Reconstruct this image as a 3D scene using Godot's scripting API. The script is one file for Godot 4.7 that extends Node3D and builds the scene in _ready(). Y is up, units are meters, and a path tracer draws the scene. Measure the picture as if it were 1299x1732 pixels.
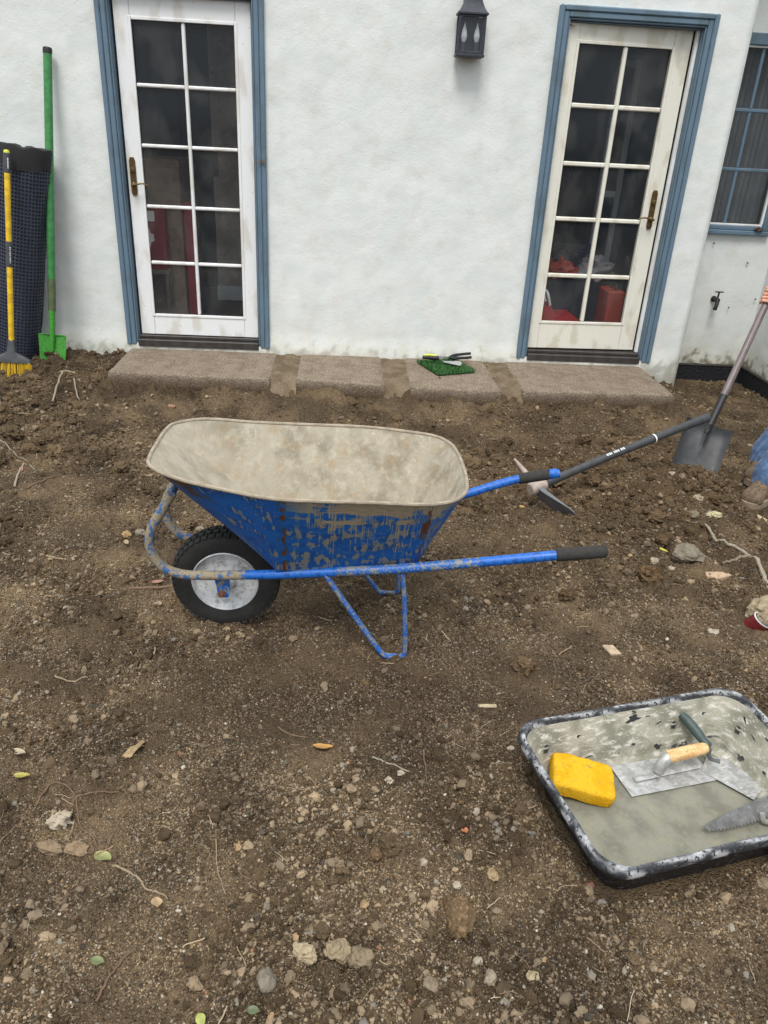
extends Node3D
# A dug-over back yard: wheelbarrow, mortar tub and tools in front of a white stucco house.

class Mb:
	# collects triangles; every piece added gets crease-aware normals
	var v := PackedVector3Array()
	var n := PackedVector3Array()
	var t := PackedVector2Array()
	var c := PackedColorArray()
	var colored := false

	func add(vs: PackedVector3Array, ix: PackedInt32Array, crease := 40.0, orient = null, uvs := PackedVector2Array(), col = null) -> Mb:
		# orient: null = closed (signed volume), "convex" = each face away from the middle, Vector3 = open sheet facing that way, 0 = keep
		var mid := Vector3.ZERO
		for p in vs: mid += p
		mid /= maxf(1.0, vs.size())
		var idx := ix.duplicate()
		var total := 0.0
		var fcount := idx.size() / 3
		if orient is String:
			for f in fcount:
				var a := vs[idx[f * 3]]
				var b := vs[idx[f * 3 + 1]]
				var d := vs[idx[f * 3 + 2]]
				if (d - a).cross(b - a).dot((a + b + d) / 3.0 - mid) < 0.0:
					var k := idx[f * 3 + 1]
					idx[f * 3 + 1] = idx[f * 3 + 2]
					idx[f * 3 + 2] = k
		elif not (orient is int):
			for f in fcount:
				var a := vs[idx[f * 3]] - mid
				var b := vs[idx[f * 3 + 1]] - mid
				var d := vs[idx[f * 3 + 2]] - mid
				var nn := (d - a).cross(b - a)
				total += nn.dot(orient) if orient is Vector3 else nn.dot(a + b + d)
			if total < 0.0:
				for f in fcount:
					var k := idx[f * 3 + 1]
					idx[f * 3 + 1] = idx[f * 3 + 2]
					idx[f * 3 + 2] = k
		var fn := PackedVector3Array()
		var fa := PackedVector3Array()
		var near := {}
		for f in fcount:
			var a := vs[idx[f * 3]]
			var nn := (vs[idx[f * 3 + 2]] - a).cross(vs[idx[f * 3 + 1]] - a)
			fa.append(nn)
			fn.append(nn.normalized())
			if crease > 0.0:
				for j in 3:
					var key := Vector3i((vs[idx[f * 3 + j]] * 20000.0).round())
					if near.has(key): near[key].append(f)
					else: near[key] = PackedInt32Array([f])
		var limit := cos(deg_to_rad(crease))
		for f in fcount:
			for j in 3:
				var i := idx[f * 3 + j]
				var nn := fn[f]
				if crease > 0.0:
					nn = Vector3.ZERO
					for g in near[Vector3i((vs[i] * 20000.0).round())]:
						if fn[g].dot(fn[f]) >= limit: nn += fa[g]
					nn = nn.normalized() if nn.length_squared() > 0.0 else fn[f]
				v.append(vs[i])
				n.append(nn)
				t.append(uvs[i] if uvs.size() else Vector2.ZERO)
				if col is Color:
					c.append(col)
				elif col is PackedColorArray:
					c.append(col[i])
				else:
					c.append(Color.WHITE)
		if col != null: colored = true
		return self

	func surface(m: ArrayMesh, mat: Material) -> void:
		var arr := []
		arr.resize(Mesh.ARRAY_MAX)
		arr[Mesh.ARRAY_VERTEX] = v
		arr[Mesh.ARRAY_NORMAL] = n
		arr[Mesh.ARRAY_TEX_UV] = t
		if colored: arr[Mesh.ARRAY_COLOR] = c
		m.add_surface_from_arrays(Mesh.PRIMITIVE_TRIANGLES, arr)
		m.surface_set_material(m.get_surface_count() - 1, mat)

	func box(size: Vector3, xf := Transform3D(), bevel := 0.003, col = null) -> Mb:
		var h := size / 2.0
		var b := minf(bevel, minf(h.x, minf(h.y, h.z)) * 0.9)
		var vs := PackedVector3Array()
		var at := {}
		for sx in [-1, 1]:
			for sy in [-1, 1]:
				for sz in [-1, 1]:
					at[Vector3i(sx, sy, sz)] = vs.size()
					vs.append(xf * Vector3(sx * h.x, sy * (h.y - b), sz * (h.z - b)))
					vs.append(xf * Vector3(sx * (h.x - b), sy * h.y, sz * (h.z - b)))
					vs.append(xf * Vector3(sx * (h.x - b), sy * (h.y - b), sz * h.z))
		var ix := PackedInt32Array()
		for ax in 3:
			var o := [(ax + 1) % 3, (ax + 2) % 3]
			for s in [-1, 1]:
				var q := []
				for k in [[-1, -1], [1, -1], [1, 1], [-1, 1]]:
					var w := Vector3i.ZERO
					w[ax] = s
					w[o[0]] = k[0]
					w[o[1]] = k[1]
					q.append(at[w] + ax)
				ix.append_array([q[0], q[1], q[2], q[0], q[2], q[3]])
			for s in [-1, 1]:
				for s2 in [-1, 1]:
					var w := Vector3i.ZERO
					w[o[0]] = s
					w[o[1]] = s2
					var w2 := w
					w[ax] = -1
					w2[ax] = 1
					var q := [at[w] + o[0], at[w] + o[1], at[w2] + o[1], at[w2] + o[0]]
					ix.append_array([q[0], q[1], q[2], q[0], q[2], q[3]])
		for w in at: ix.append_array([at[w], at[w] + 1, at[w] + 2])
		return add(vs, ix, 0.0, "convex", PackedVector2Array(), col)

	func loft(rings: Array, closed := true, cap := true, crease := 40.0, orient = null, col = null) -> Mb:
		var vs := PackedVector3Array()
		var cs := PackedColorArray()
		var m: int = rings[0].size()
		for r in rings.size():
			vs.append_array(rings[r])
			if col is Array:
				for i in m: cs.append(col[r])
		var ix := PackedInt32Array()
		for r in rings.size() - 1:
			for i in (m if closed else m - 1):
				var j := (i + 1) % m
				var a := r * m + i
				var b := r * m + j
				ix.append_array([a, b, b + m, a, b + m, a + m])
		if cap:
			for e in [0, rings.size() - 1]:
				var mid := Vector3.ZERO
				for p in rings[e]: mid += p
				vs.append(mid / m)
				if col is Array: cs.append(col[e])
				for i in m:
					var j := (i + 1) % m
					if e == 0: ix.append_array([vs.size() - 1, e * m + j, e * m + i])
					else: ix.append_array([vs.size() - 1, e * m + i, e * m + j])
		return add(vs, ix, crease, orient, PackedVector2Array(), cs if col is Array else col)

	func tube(path: PackedVector3Array, radius, sides := 10, squash := Vector2.ONE, col = null, cap := true, crease := 40.0) -> Mb:
		var rings := []
		var up := Vector3.UP
		var d0 := (path[1] - path[0]).normalized()
		if absf(d0.dot(up)) > 0.95: up = Vector3.RIGHT
		var x := up.cross(d0).normalized()
		for i in path.size():
			var d := (path[mini(i + 1, path.size() - 1)] - path[maxi(i - 1, 0)]).normalized()
			x = (x - d * x.dot(d)).normalized()
			var y := d.cross(x)
			var r: float = radius[mini(i, radius.size() - 1)] if radius is Array or radius is PackedFloat32Array else radius
			var ring := PackedVector3Array()
			for k in sides:
				var a := TAU * k / sides
				ring.append(path[i] + x * cos(a) * r * squash.x + y * sin(a) * r * squash.y)
			rings.append(ring)
		return loft(rings, true, cap, crease, null, col)

	func lathe(profile: PackedVector2Array, xf := Transform3D(), sides := 24, crease := 40.0, col = null, cap := true) -> Mb:
		# profile (radius, along y)
		var rings := []
		for p in profile:
			var ring := PackedVector3Array()
			for k in sides:
				var a := TAU * k / sides
				ring.append(xf * Vector3(cos(a) * maxf(p.x, 0.0002), p.y, sin(a) * maxf(p.x, 0.0002)))
			rings.append(ring)
		return loft(rings, true, cap, crease, null, col)

	func slab(poly: PackedVector2Array, thick: float, xf := Transform3D(), col = null) -> Mb:
		# a flat plate: polygon in local x,y; thickness along z
		var tri := Geometry2D.triangulate_polygon(poly)
		for s in [1, -1]:
			var vs := PackedVector3Array()
			for p in poly: vs.append(xf * Vector3(p.x, p.y, s * thick / 2.0))
			add(vs, tri, 0.0, xf.basis.z * s, PackedVector2Array(), col)
		var cw := Geometry2D.is_polygon_clockwise(poly)
		for i in poly.size():
			var a := poly[i]
			var b := poly[(i + 1) % poly.size()]
			var out := (b - a).orthogonal()
			if not cw: out = -out
			var vs := PackedVector3Array([xf * Vector3(a.x, a.y, -thick / 2), xf * Vector3(b.x, b.y, -thick / 2), xf * Vector3(b.x, b.y, thick / 2), xf * Vector3(a.x, a.y, thick / 2)])
			add(vs, PackedInt32Array([0, 1, 2, 0, 2, 3]), 0.0, xf.basis * Vector3(out.x, out.y, 0) * -1.0, PackedVector2Array(), col)
		return self

	func rock(seed: int, size: Vector3, xf := Transform3D(), level := 2, rough := 0.25, crease := 25.0, col = null, freq := 1.1) -> Mb:
		var f := (1.0 + sqrt(5.0)) / 2.0
		var vs := PackedVector3Array([Vector3(-1, f, 0), Vector3(1, f, 0), Vector3(-1, -f, 0), Vector3(1, -f, 0), Vector3(0, -1, f), Vector3(0, 1, f), Vector3(0, -1, -f), Vector3(0, 1, -f), Vector3(f, 0, -1), Vector3(f, 0, 1), Vector3(-f, 0, -1), Vector3(-f, 0, 1)])
		for i in 12: vs[i] = vs[i].normalized()
		var ix := PackedInt32Array([0, 11, 5, 0, 5, 1, 0, 1, 7, 0, 7, 10, 0, 10, 11, 1, 5, 9, 5, 11, 4, 11, 10, 2, 10, 7, 6, 7, 1, 8, 3, 9, 4, 3, 4, 2, 3, 2, 6, 3, 6, 8, 3, 8, 9, 4, 9, 5, 2, 4, 11, 6, 2, 10, 8, 6, 7, 9, 8, 1])
		for l in level:
			var mids := {}
			var nx := PackedInt32Array()
			for k in ix.size() / 3:
				var e := []
				for j in 3:
					var a := ix[k * 3 + j]
					var b := ix[k * 3 + (j + 1) % 3]
					var key := Vector2i(mini(a, b), maxi(a, b))
					if not mids.has(key):
						mids[key] = vs.size()
						vs.append((vs[a] + vs[b]).normalized())
					e.append(mids[key])
				nx.append_array([ix[k * 3], e[0], e[2], ix[k * 3 + 1], e[1], e[0], ix[k * 3 + 2], e[2], e[1], e[0], e[1], e[2]])
			ix = nx
		var no := FastNoiseLite.new()
		no.seed = seed
		no.frequency = freq
		no.fractal_octaves = 3
		# a few flat cuts make it read as broken stone
		var rng := RandomNumberGenerator.new()
		rng.seed = seed * 77 + 5
		var cuts := []
		for i in 7: cuts.append([Vector3(rng.randf_range(-1, 1), rng.randf_range(-1, 1), rng.randf_range(-1, 1)).normalized(), rng.randf_range(0.62, 0.95)])
		for i in vs.size():
			var p := vs[i]
			var q := p
			for cu in cuts:
				var d: float = q.dot(cu[0])
				if d > cu[1]: q -= cu[0] * (d - cu[1]) * 0.85
			q *= 1.0 + rough * no.get_noise_3dv(p * 1.3)
			vs[i] = xf * (q * size)
		return add(vs, ix, crease, null, PackedVector2Array(), col)


var taken := {}
var mats := {}
var tex := {}
var rng := RandomNumberGenerator.new()
var n_big := FastNoiseLite.new()
var n_mid := FastNoiseLite.new()
var n_fine := FastNoiseLite.new()
var n_cell := FastNoiseLite.new()
var n_cell2 := FastNoiseLite.new()
var n_mask := FastNoiseLite.new()
var n_tone := FastNoiseLite.new()
var n_lump := FastNoiseLite.new()


func numbered(called: String) -> String:
	if not taken.has(called):
		taken[called] = 0
		return called
	taken[called] += 1
	return "%s_%03d" % [called, taken[called]]


func thing(called: String, label: String, category: String, at := Vector3.ZERO, group := "") -> Node3D:
	var o := Node3D.new()
	o.name = numbered(called)
	add_child(o)
	o.position = at
	o.set_meta("label", label)
	o.set_meta("category", category)
	if group: o.set_meta("group", group)
	return o


func part(called: String, mb, mat: Material, parent: Node3D) -> MeshInstance3D:
	# mb: one Mb, or an Array of [Mb, Material] for a part of several materials
	var o := MeshInstance3D.new()
	o.name = called
	var m := ArrayMesh.new()
	if mb is Array:
		for e in mb: e[0].surface(m, e[1])
	else: mb.surface(m, mat)
	o.mesh = m
	parent.add_child(o, true)
	return o


func solo(called: String, mb, mat: Material, label: String, category: String, group := "") -> MeshInstance3D:
	var o := part(numbered(called), mb, mat, self)
	o.set_meta("label", label)
	o.set_meta("category", category)
	if group: o.set_meta("group", group)
	return o


func struct(called: String, mb, mat: Material) -> MeshInstance3D:
	var o := part(numbered(called), mb, mat, self)
	o.set_meta("kind", "structure")
	return o


func xf(at: Vector3, rx := 0.0, ry := 0.0, rz := 0.0) -> Transform3D:
	return Transform3D(Basis.from_euler(Vector3(deg_to_rad(rx), deg_to_rad(ry), deg_to_rad(rz))), at)


func frame(at: Vector3, z: Vector3, up := Vector3.UP) -> Transform3D:
	# local z along z, local y near up
	z = z.normalized()
	var x := up.cross(z).normalized()
	return Transform3D(Basis(x, z.cross(x), z), at)


func along(at: Vector3, y: Vector3, face := Vector3.BACK) -> Transform3D:
	# local y along y, local z near face
	y = y.normalized()
	var x := y.cross(face).normalized()
	return Transform3D(Basis(x, y, x.cross(y)), at)


func ss(a: float, b: float, x: float) -> float:
	var u := clampf((x - a) / (b - a), 0.0, 1.0)
	return u * u * (3.0 - 2.0 * u)


func lin(r: float, g: float, b: float) -> Color:
	return Color(r, g, b).linear_to_srgb()


func smooth_path(pts: Array, steps := 6) -> PackedVector3Array:
	var out := PackedVector3Array()
	for i in pts.size() - 1:
		var a: Vector3 = pts[maxi(i - 1, 0)]
		var b: Vector3 = pts[i]
		var c: Vector3 = pts[i + 1]
		var d: Vector3 = pts[mini(i + 2, pts.size() - 1)]
		for k in steps: out.append(b.cubic_interpolate(c, a, d, float(k) / steps))
	out.append(pts[-1])
	return out


# ---------- textures ----------
func noise_bytes(size: Vector2i, seed: int, freq: float, oct := 4, stretch := Vector2.ONE, kind := FastNoiseLite.TYPE_SIMPLEX_SMOOTH, ridge := false) -> PackedByteArray:
	var no := FastNoiseLite.new()
	no.seed = seed
	no.frequency = freq
	no.noise_type = kind
	no.fractal_octaves = oct
	no.fractal_type = FastNoiseLite.FRACTAL_RIDGED if ridge else FastNoiseLite.FRACTAL_FBM
	if kind == FastNoiseLite.TYPE_CELLULAR:
		no.cellular_return_type = FastNoiseLite.RETURN_DISTANCE
		no.fractal_type = FastNoiseLite.FRACTAL_NONE
	var im := no.get_seamless_image(maxi(8, int(size.x / stretch.x)), maxi(8, int(size.y / stretch.y)), false, false, 0.15)
	im.convert(Image.FORMAT_L8)
	if im.get_size() != size: im.resize(size.x, size.y, Image.INTERPOLATE_CUBIC)
	return im.get_data()


func layered(size: Vector2i, base: Color, layers: Array) -> ImageTexture:
	# layers: [seed, freq, octaves, stretch, low, high, colour(srgb), strength, ridged]
	var n := size.x * size.y
	var r := PackedFloat32Array()
	var g := PackedFloat32Array()
	var b := PackedFloat32Array()
	r.resize(n)
	g.resize(n)
	b.resize(n)
	r.fill(base.r)
	g.fill(base.g)
	b.fill(base.b)
	for L in layers:
		var nb := noise_bytes(size, L[0], L[1], L[2], L[3], FastNoiseLite.TYPE_SIMPLEX_SMOOTH, L.size() > 8 and L[8])
		var lut := PackedFloat32Array()
		for k in 256: lut.append(ss(L[4], L[5], k / 255.0) * L[7])
		var cr: float = L[6].r
		var cg: float = L[6].g
		var cb: float = L[6].b
		for i in n:
			var w := lut[nb[i]]
			if w > 0.0:
				r[i] += (cr - r[i]) * w
				g[i] += (cg - g[i]) * w
				b[i] += (cb - b[i]) * w
	return to_tex(size, r, g, b)


func to_tex(size: Vector2i, r: PackedFloat32Array, g: PackedFloat32Array, b: PackedFloat32Array) -> ImageTexture:
	var out := PackedByteArray()
	out.resize(size.x * size.y * 3)
	for i in size.x * size.y:
		out[i * 3] = int(clampf(r[i], 0, 1) * 255.0)
		out[i * 3 + 1] = int(clampf(g[i], 0, 1) * 255.0)
		out[i * 3 + 2] = int(clampf(b[i], 0, 1) * 255.0)
	return ImageTexture.create_from_image(Image.create_from_data(size.x, size.y, false, Image.FORMAT_RGB8, out))


func gray_tex(bytes: PackedByteArray, size: Vector2i) -> ImageTexture:
	return ImageTexture.create_from_image(Image.create_from_data(size.x, size.y, false, Image.FORMAT_L8, bytes))


func mat(color: Color, rough := 0.8, o := {}) -> StandardMaterial3D:
	var m := StandardMaterial3D.new()
	m.albedo_color = color
	m.roughness = rough
	m.metallic = o.get("metal", 0.0)
	if o.has("spec"): m.metallic_specular = o.spec
	if o.get("vc", false): m.vertex_color_use_as_albedo = true
	if o.has("tex"): m.albedo_texture = o.tex
	if o.has("bump"):
		m.heightmap_enabled = true
		m.heightmap_texture = o.bump
		m.heightmap_scale = o.get("relief", 0.2)
	if o.has("rtex"):
		m.roughness_texture = o.rtex
		m.roughness_texture_channel = BaseMaterial3D.TEXTURE_CHANNEL_RED
	if o.has("tri"):
		m.uv1_triplanar = true
		m.uv1_world_triplanar = o.get("world", false)
		m.uv1_scale = Vector3.ONE * float(o.tri)
		m.uv1_triplanar_sharpness = 4.0
	if o.has("coat"):
		m.clearcoat_enabled = true
		m.clearcoat = o.coat
		m.clearcoat_roughness = o.get("coat_rough", 0.15)
	if o.has("rim"):
		m.rim_enabled = true
		m.rim = o.rim
		m.rim_tint = 0.6
	return m


func _ready() -> void:
	# ---- camera ----
	var cam := Camera3D.new()
	cam.name = "camera"
	add_child(cam)
	cam.transform = Transform3D(Basis.from_euler(Vector3(-0.459, -0.066, 0.054)), Vector3(0, 1.404, 5.387))
	cam.fov = 67.33
	cam.near = 0.05
	cam.far = 400.0
	cam.current = true
	# ---- overcast sky ----
	var we := WorldEnvironment.new()
	we.name = "world_environment"
	var env := Environment.new()
	env.background_mode = Environment.BG_SKY
	var sky := ProceduralSkyMaterial.new()
	sky.sky_top_color = Color(0.955, 0.98, 1.0)
	sky.sky_horizon_color = Color(0.60, 0.615, 0.635)
	sky.sky_curve = 0.35
	sky.ground_bottom_color = Color(0.2, 0.17, 0.14)
	sky.ground_horizon_color = Color(0.45, 0.44, 0.43)
	sky.sun_angle_max = 1.0
	env.sky = Sky.new()
	env.sky.sky_material = sky
	env.background_energy_multiplier = 1.38
	env.tonemap_mode = Environment.TONE_MAPPER_LINEAR
	env.tonemap_exposure = 1.24
	env.sdfgi_enabled = true
	env.ssao_enabled = true
	env.ssil_enabled = true
	we.environment = env
	add_child(we)
	# ---- the sun behind cloud ----
	var sun := DirectionalLight3D.new()
	sun.name = "sun"
	sun.light_energy = 0.72
	sun.light_color = Color(1.0, 0.985, 0.97)
	sun.light_angular_distance = 22.0
	sun.shadow_enabled = true
	add_child(sun)
	sun.look_at_from_position(Vector3(-0.9, 5.6, 3.0), Vector3.ZERO)

	rng.seed = 20240611
	set_noises()
	make_textures()
	make_materials()
	ground()
	house()
	steps()
	wheelbarrow()
	tub()
	wall_tools()
	mattock_and_shovel()
	person()
	small_things()
	gravel()


func set_noises() -> void:
	for a in [[n_big, 11, 0.9, 3], [n_mid, 23, 4.5, 4], [n_fine, 37, 24.0, 3], [n_mask, 53, 1.6, 3], [n_tone, 71, 3.2, 4], [n_lump, 83, 8.0, 2]]:
		a[0].seed = a[1]
		a[0].frequency = a[2]
		a[0].fractal_octaves = a[3]
	for a in [[n_cell, 91, 15.0], [n_cell2, 97, 38.0]]:
		a[0].noise_type = FastNoiseLite.TYPE_CELLULAR
		a[0].seed = a[1]
		a[0].frequency = a[2]
		a[0].fractal_type = FastNoiseLite.FRACTAL_NONE
		a[0].cellular_return_type = FastNoiseLite.RETURN_DISTANCE
		a[0].cellular_jitter = 1.0


func macro(x: float, z: float) -> float:
	var y := -0.2 + 0.06 * ss(1.3, 0.3, z) + 0.07 * ss(-1.3, -1.8, x) * ss(1.2, 0.2, z)
	y += 0.13 * exp(-pow((x - 1.45) / 0.55, 2) - pow((z - 1.75) / 0.6, 2)) + 0.05 * exp(-pow((x - 1.0) / 0.4, 2) - pow((z - 2.35) / 0.3, 2))
	y += 0.07 * exp(-pow((x + 2.1) / 0.6, 2) - pow((z - 1.3) / 0.5, 2))
	y -= 0.11 * ss(2.3, 2.6, x) * ss(0.9, 0.2, z)
	return y


func rough_at(x: float, z: float) -> float:
	# 0 trodden flat, 1 loose and cloddy
	var r := 0.42 + 0.75 * n_mask.get_noise_2d(x, z)
	r += 0.55 * exp(-pow((x - 1.35) / 0.75, 2) - pow((z - 2.0) / 0.75, 2))
	r += 0.55 * ss(-0.9, -1.6, x) * ss(2.4, 1.3, z)
	r += 0.3 * exp(-pow((x - 0.15) / 0.5, 2) - pow((z - 4.2) / 0.35, 2))
	r -= 0.45 * exp(-pow((x + 0.1) / 0.7, 2) - pow((z - 3.55) / 0.25, 2))
	r -= 0.3 * exp(-pow((x - 0.8) / 0.7, 2) - pow((z - 3.3) / 0.22, 2))
	return clampf(r, 0.0, 1.0)


func ground_y(x: float, z: float) -> float:
	var r := rough_at(x, z)
	var y := macro(x, z) + 0.022 * n_big.get_noise_2d(x * 1.7, z * 1.7) + (0.012 + 0.024 * r) * n_mid.get_noise_2d(x, z)
	var wx := x + 0.02 * n_fine.get_noise_2d(x * 0.3, z * 0.3)
	var c := maxf(0.0, 0.35 - (n_cell.get_noise_2d(wx, z) + 1.0)) / 0.35
	var c2 := maxf(0.0, 0.4 - (n_cell2.get_noise_2d(x, z) + 1.0)) / 0.4
	# rounded lumps with sharp creases between them
	y += (0.004 + 0.048 * r) * (absf(n_lump.get_noise_2d(x, z)) - 0.25) + (0.003 + 0.020 * r) * (absf(n_lump.get_noise_2d(x * 2.4 + 7.0, z * 2.4)) - 0.25)
	y += r * 0.026 * sqrt(c) * clampf(0.5 + 1.6 * n_mid.get_noise_2d(x * 2.3 + 9.0, z * 2.3), 0.0, 1.0)
	y += (0.15 + r) * 0.007 * sqrt(c2)
	if z > 3.55 and z < 4.3 and x > 0.4 and x < 1.4:
		# pressed flat under the tub
		var lx := (x - 0.904) * 0.970 - (z - 3.924) * 0.242
		var lz := (x - 0.904) * 0.242 + (z - 3.924) * 0.970
		var k := ss(0.36, 0.29, absf(lx)) * ss(0.25, 0.18, absf(lz))
		y = lerpf(y, -0.203, k)
		r = lerpf(r, -0.5, k)
	y += (0.003 + 0.006 * r) * n_fine.get_noise_2d(x, z) + (0.0025 + 0.003 * r) * n_fine.get_noise_2d(x * 2.7 + 50.0, z * 2.7)
	# crumbs of earth banked against the slabs' fronts
	if x > -1.55 and x < 2.25 and z < 1.1:
		var bank := ss(0.98, 0.70, z) * (0.045 + 0.05 * n_mid.get_noise_2d(x * 0.8 + 3.0, 7.0) + 0.03 * n_mid.get_noise_2d(x * 2.6, z * 2.6))
		y += maxf(0.0, bank)
	return y


func soil_tone(x: float, z: float) -> Color:
	var t := n_tone.get_noise_2d(x, z)
	var k := n_tone.get_noise_2d(x * 0.35 + 30.0, z * 0.35)
	var c := Color(0.220, 0.164, 0.106)
	c = c.lerp(Color(0.372, 0.280, 0.178), clampf(t * 1.2 + 0.16 + 0.6 * k, 0.0, 0.85))
	c = c.lerp(Color(0.140, 0.107, 0.074), clampf(-t * 1.3 - 0.5 * k, 0.0, 0.6))
	# darker brown trodden patch before the barrow
	var dp := exp(-pow((x - 0.05) / 0.75, 2) - pow((z - 3.45) / 0.28, 2))
	c = c.lerp(Color(0.125, 0.092, 0.064), 0.6 * dp)
	# the fresh-dug heap is browner
	var m := exp(-pow((x - 1.4) / 0.8, 2) - pow((z - 1.8) / 0.8, 2))
	c = c.lerp(Color(0.218, 0.150, 0.087), 0.6 * m)
	return c


func ground() -> void:
	var rows := PackedFloat32Array([-60.0, -25.0, -10.0, -5.0, -2.5, -1.2])
	var z := -0.9
	while z < 5.6:
		rows.append(z)
		z += lerpf(0.0115, 0.0068, ss(0.0, 3.2, z))
	rows.append_array([5.9, 6.6, 8.0, 12.0, 25.0, 60.0])
	var cols := PackedFloat32Array([-60.0, -20.0, -8.0, -3.0, -1.6, -1.2])
	var half := 470
	for i in 2 * half + 1: cols.append(float(i - half) / half)
	cols.append_array([1.2, 1.6, 3.0, 8.0, 20.0, 60.0])
	var w := cols.size()
	var h := rows.size()
	var vs := PackedVector3Array()
	var ns := PackedVector3Array()
	var cs := PackedColorArray()
	vs.resize(w * h)
	ns.resize(w * h)
	cs.resize(w * h)
	for j in h:
		var zz := rows[j]
		var hw := lerpf(3.9, 2.1, ss(-0.8, 4.6, zz))
		var mid := lerpf(0.5, 0.15, ss(-0.8, 4.6, zz))
		var fine := zz > -1.0 and zz < 5.7
		for i in w:
			var s := cols[i]
			var x := mid + s * hw
			if absf(s) > 1.7: x = signf(s) * {3: 9.0, 8: 15.0, 20: 30.0, 60: 60.0}[int(absf(s))]
			var y := ground_y(x, zz) if fine and absf(s) <= 1.0 else macro(x, zz)
			if zz < -1.0: y = -0.32
			vs[j * w + i] = Vector3(x, y, zz)
			var near := fine and absf(s) <= 1.2
			# rough ground is coloured darker to stand in for shaded gaps between crumbs
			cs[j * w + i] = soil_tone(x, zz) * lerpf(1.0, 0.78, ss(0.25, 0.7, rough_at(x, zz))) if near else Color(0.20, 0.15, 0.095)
			cs[j * w + i].a = 1.0
	for j in h:
		for i in w:
			var a := vs[j * w + mini(i + 1, w - 1)] - vs[j * w + maxi(i - 1, 0)]
			var b := vs[mini(j + 1, h - 1) * w + i] - vs[maxi(j - 1, 0) * w + i]
			ns[j * w + i] = b.cross(a).normalized()
	var ix := PackedInt32Array()
	ix.resize((w - 1) * (h - 1) * 6)
	var k := 0
	for j in h - 1:
		for i in w - 1:
			var a := j * w + i
			ix[k] = a
			ix[k + 1] = a + 1
			ix[k + 2] = a + w
			ix[k + 3] = a + 1
			ix[k + 4] = a + w + 1
			ix[k + 5] = a + w
			k += 6
	var arr := []
	arr.resize(Mesh.ARRAY_MAX)
	arr[Mesh.ARRAY_VERTEX] = vs
	arr[Mesh.ARRAY_NORMAL] = ns
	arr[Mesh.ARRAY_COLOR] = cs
	arr[Mesh.ARRAY_INDEX] = ix
	var m := ArrayMesh.new()
	m.add_surface_from_arrays(Mesh.PRIMITIVE_TRIANGLES, arr)
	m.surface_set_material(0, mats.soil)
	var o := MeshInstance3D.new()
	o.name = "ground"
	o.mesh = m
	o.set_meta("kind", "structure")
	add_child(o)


func scatter(called: String, mesh: Mesh, xs: Array, cs: PackedColorArray) -> void:
	var mm := MultiMesh.new()
	mm.transform_format = MultiMesh.TRANSFORM_3D
	mm.use_colors = true
	mm.mesh = mesh
	mm.instance_count = xs.size()
	for i in xs.size():
		mm.set_instance_transform(i, xs[i])
		mm.set_instance_color(i, cs[i])
	var o := MultiMeshInstance3D.new()
	o.name = numbered(called)
	o.multimesh = mm
	o.set_meta("kind", "stuff")
	o.set_meta("label", "loose gravel and crumbled clods strewn over the brown soil" if called == "gravel" else "dry rootlets and chips of straw strewn over the soil")
	o.set_meta("category", "gravel" if called == "gravel" else "plant litter")
	add_child(o)


func clear_of_things(x: float, z: float) -> bool:
	if z < 0.74 and x > -1.5 and x < 2.2: return false
	if z < 0.03 and x < 2.45: return false
	if z > 3.55 and z < 4.3:
		var lx := (x - 0.904) * 0.970 - (z - 3.924) * 0.242
		var lz := (x - 0.904) * 0.242 + (z - 3.924) * 0.970
		if absf(lx) < 0.325 and absf(lz) < 0.212: return false
	return true


func spot(zmin := -0.4) -> Vector2:
	# a random place in view, denser towards the camera as the picture is
	while true:
		var z := lerpf(zmin, 4.95, pow(rng.randf(), 0.8))
		var hw := lerpf(3.7, 1.35, ss(-0.4, 4.7, z))
		var x := 0.2 + rng.randf_range(-hw, hw)
		if clear_of_things(x, z): return Vector2(x, z)
	return Vector2.ZERO


var clear_cells := {}


func keep_clear(x: float, z: float, r: float) -> void:
	var n := int(ceil(r / 0.02))
	for i in range(-n, n + 1):
		for j in range(-n, n + 1):
			if i * i + j * j <= n * n: clear_cells[Vector2i(int(floor(x / 0.02)) + i, int(floor(z / 0.02)) + j)] = true


func kept_clear(x: float, z: float) -> bool:
	return clear_cells.has(Vector2i(int(floor(x / 0.02)), int(floor(z / 0.02))))


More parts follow.
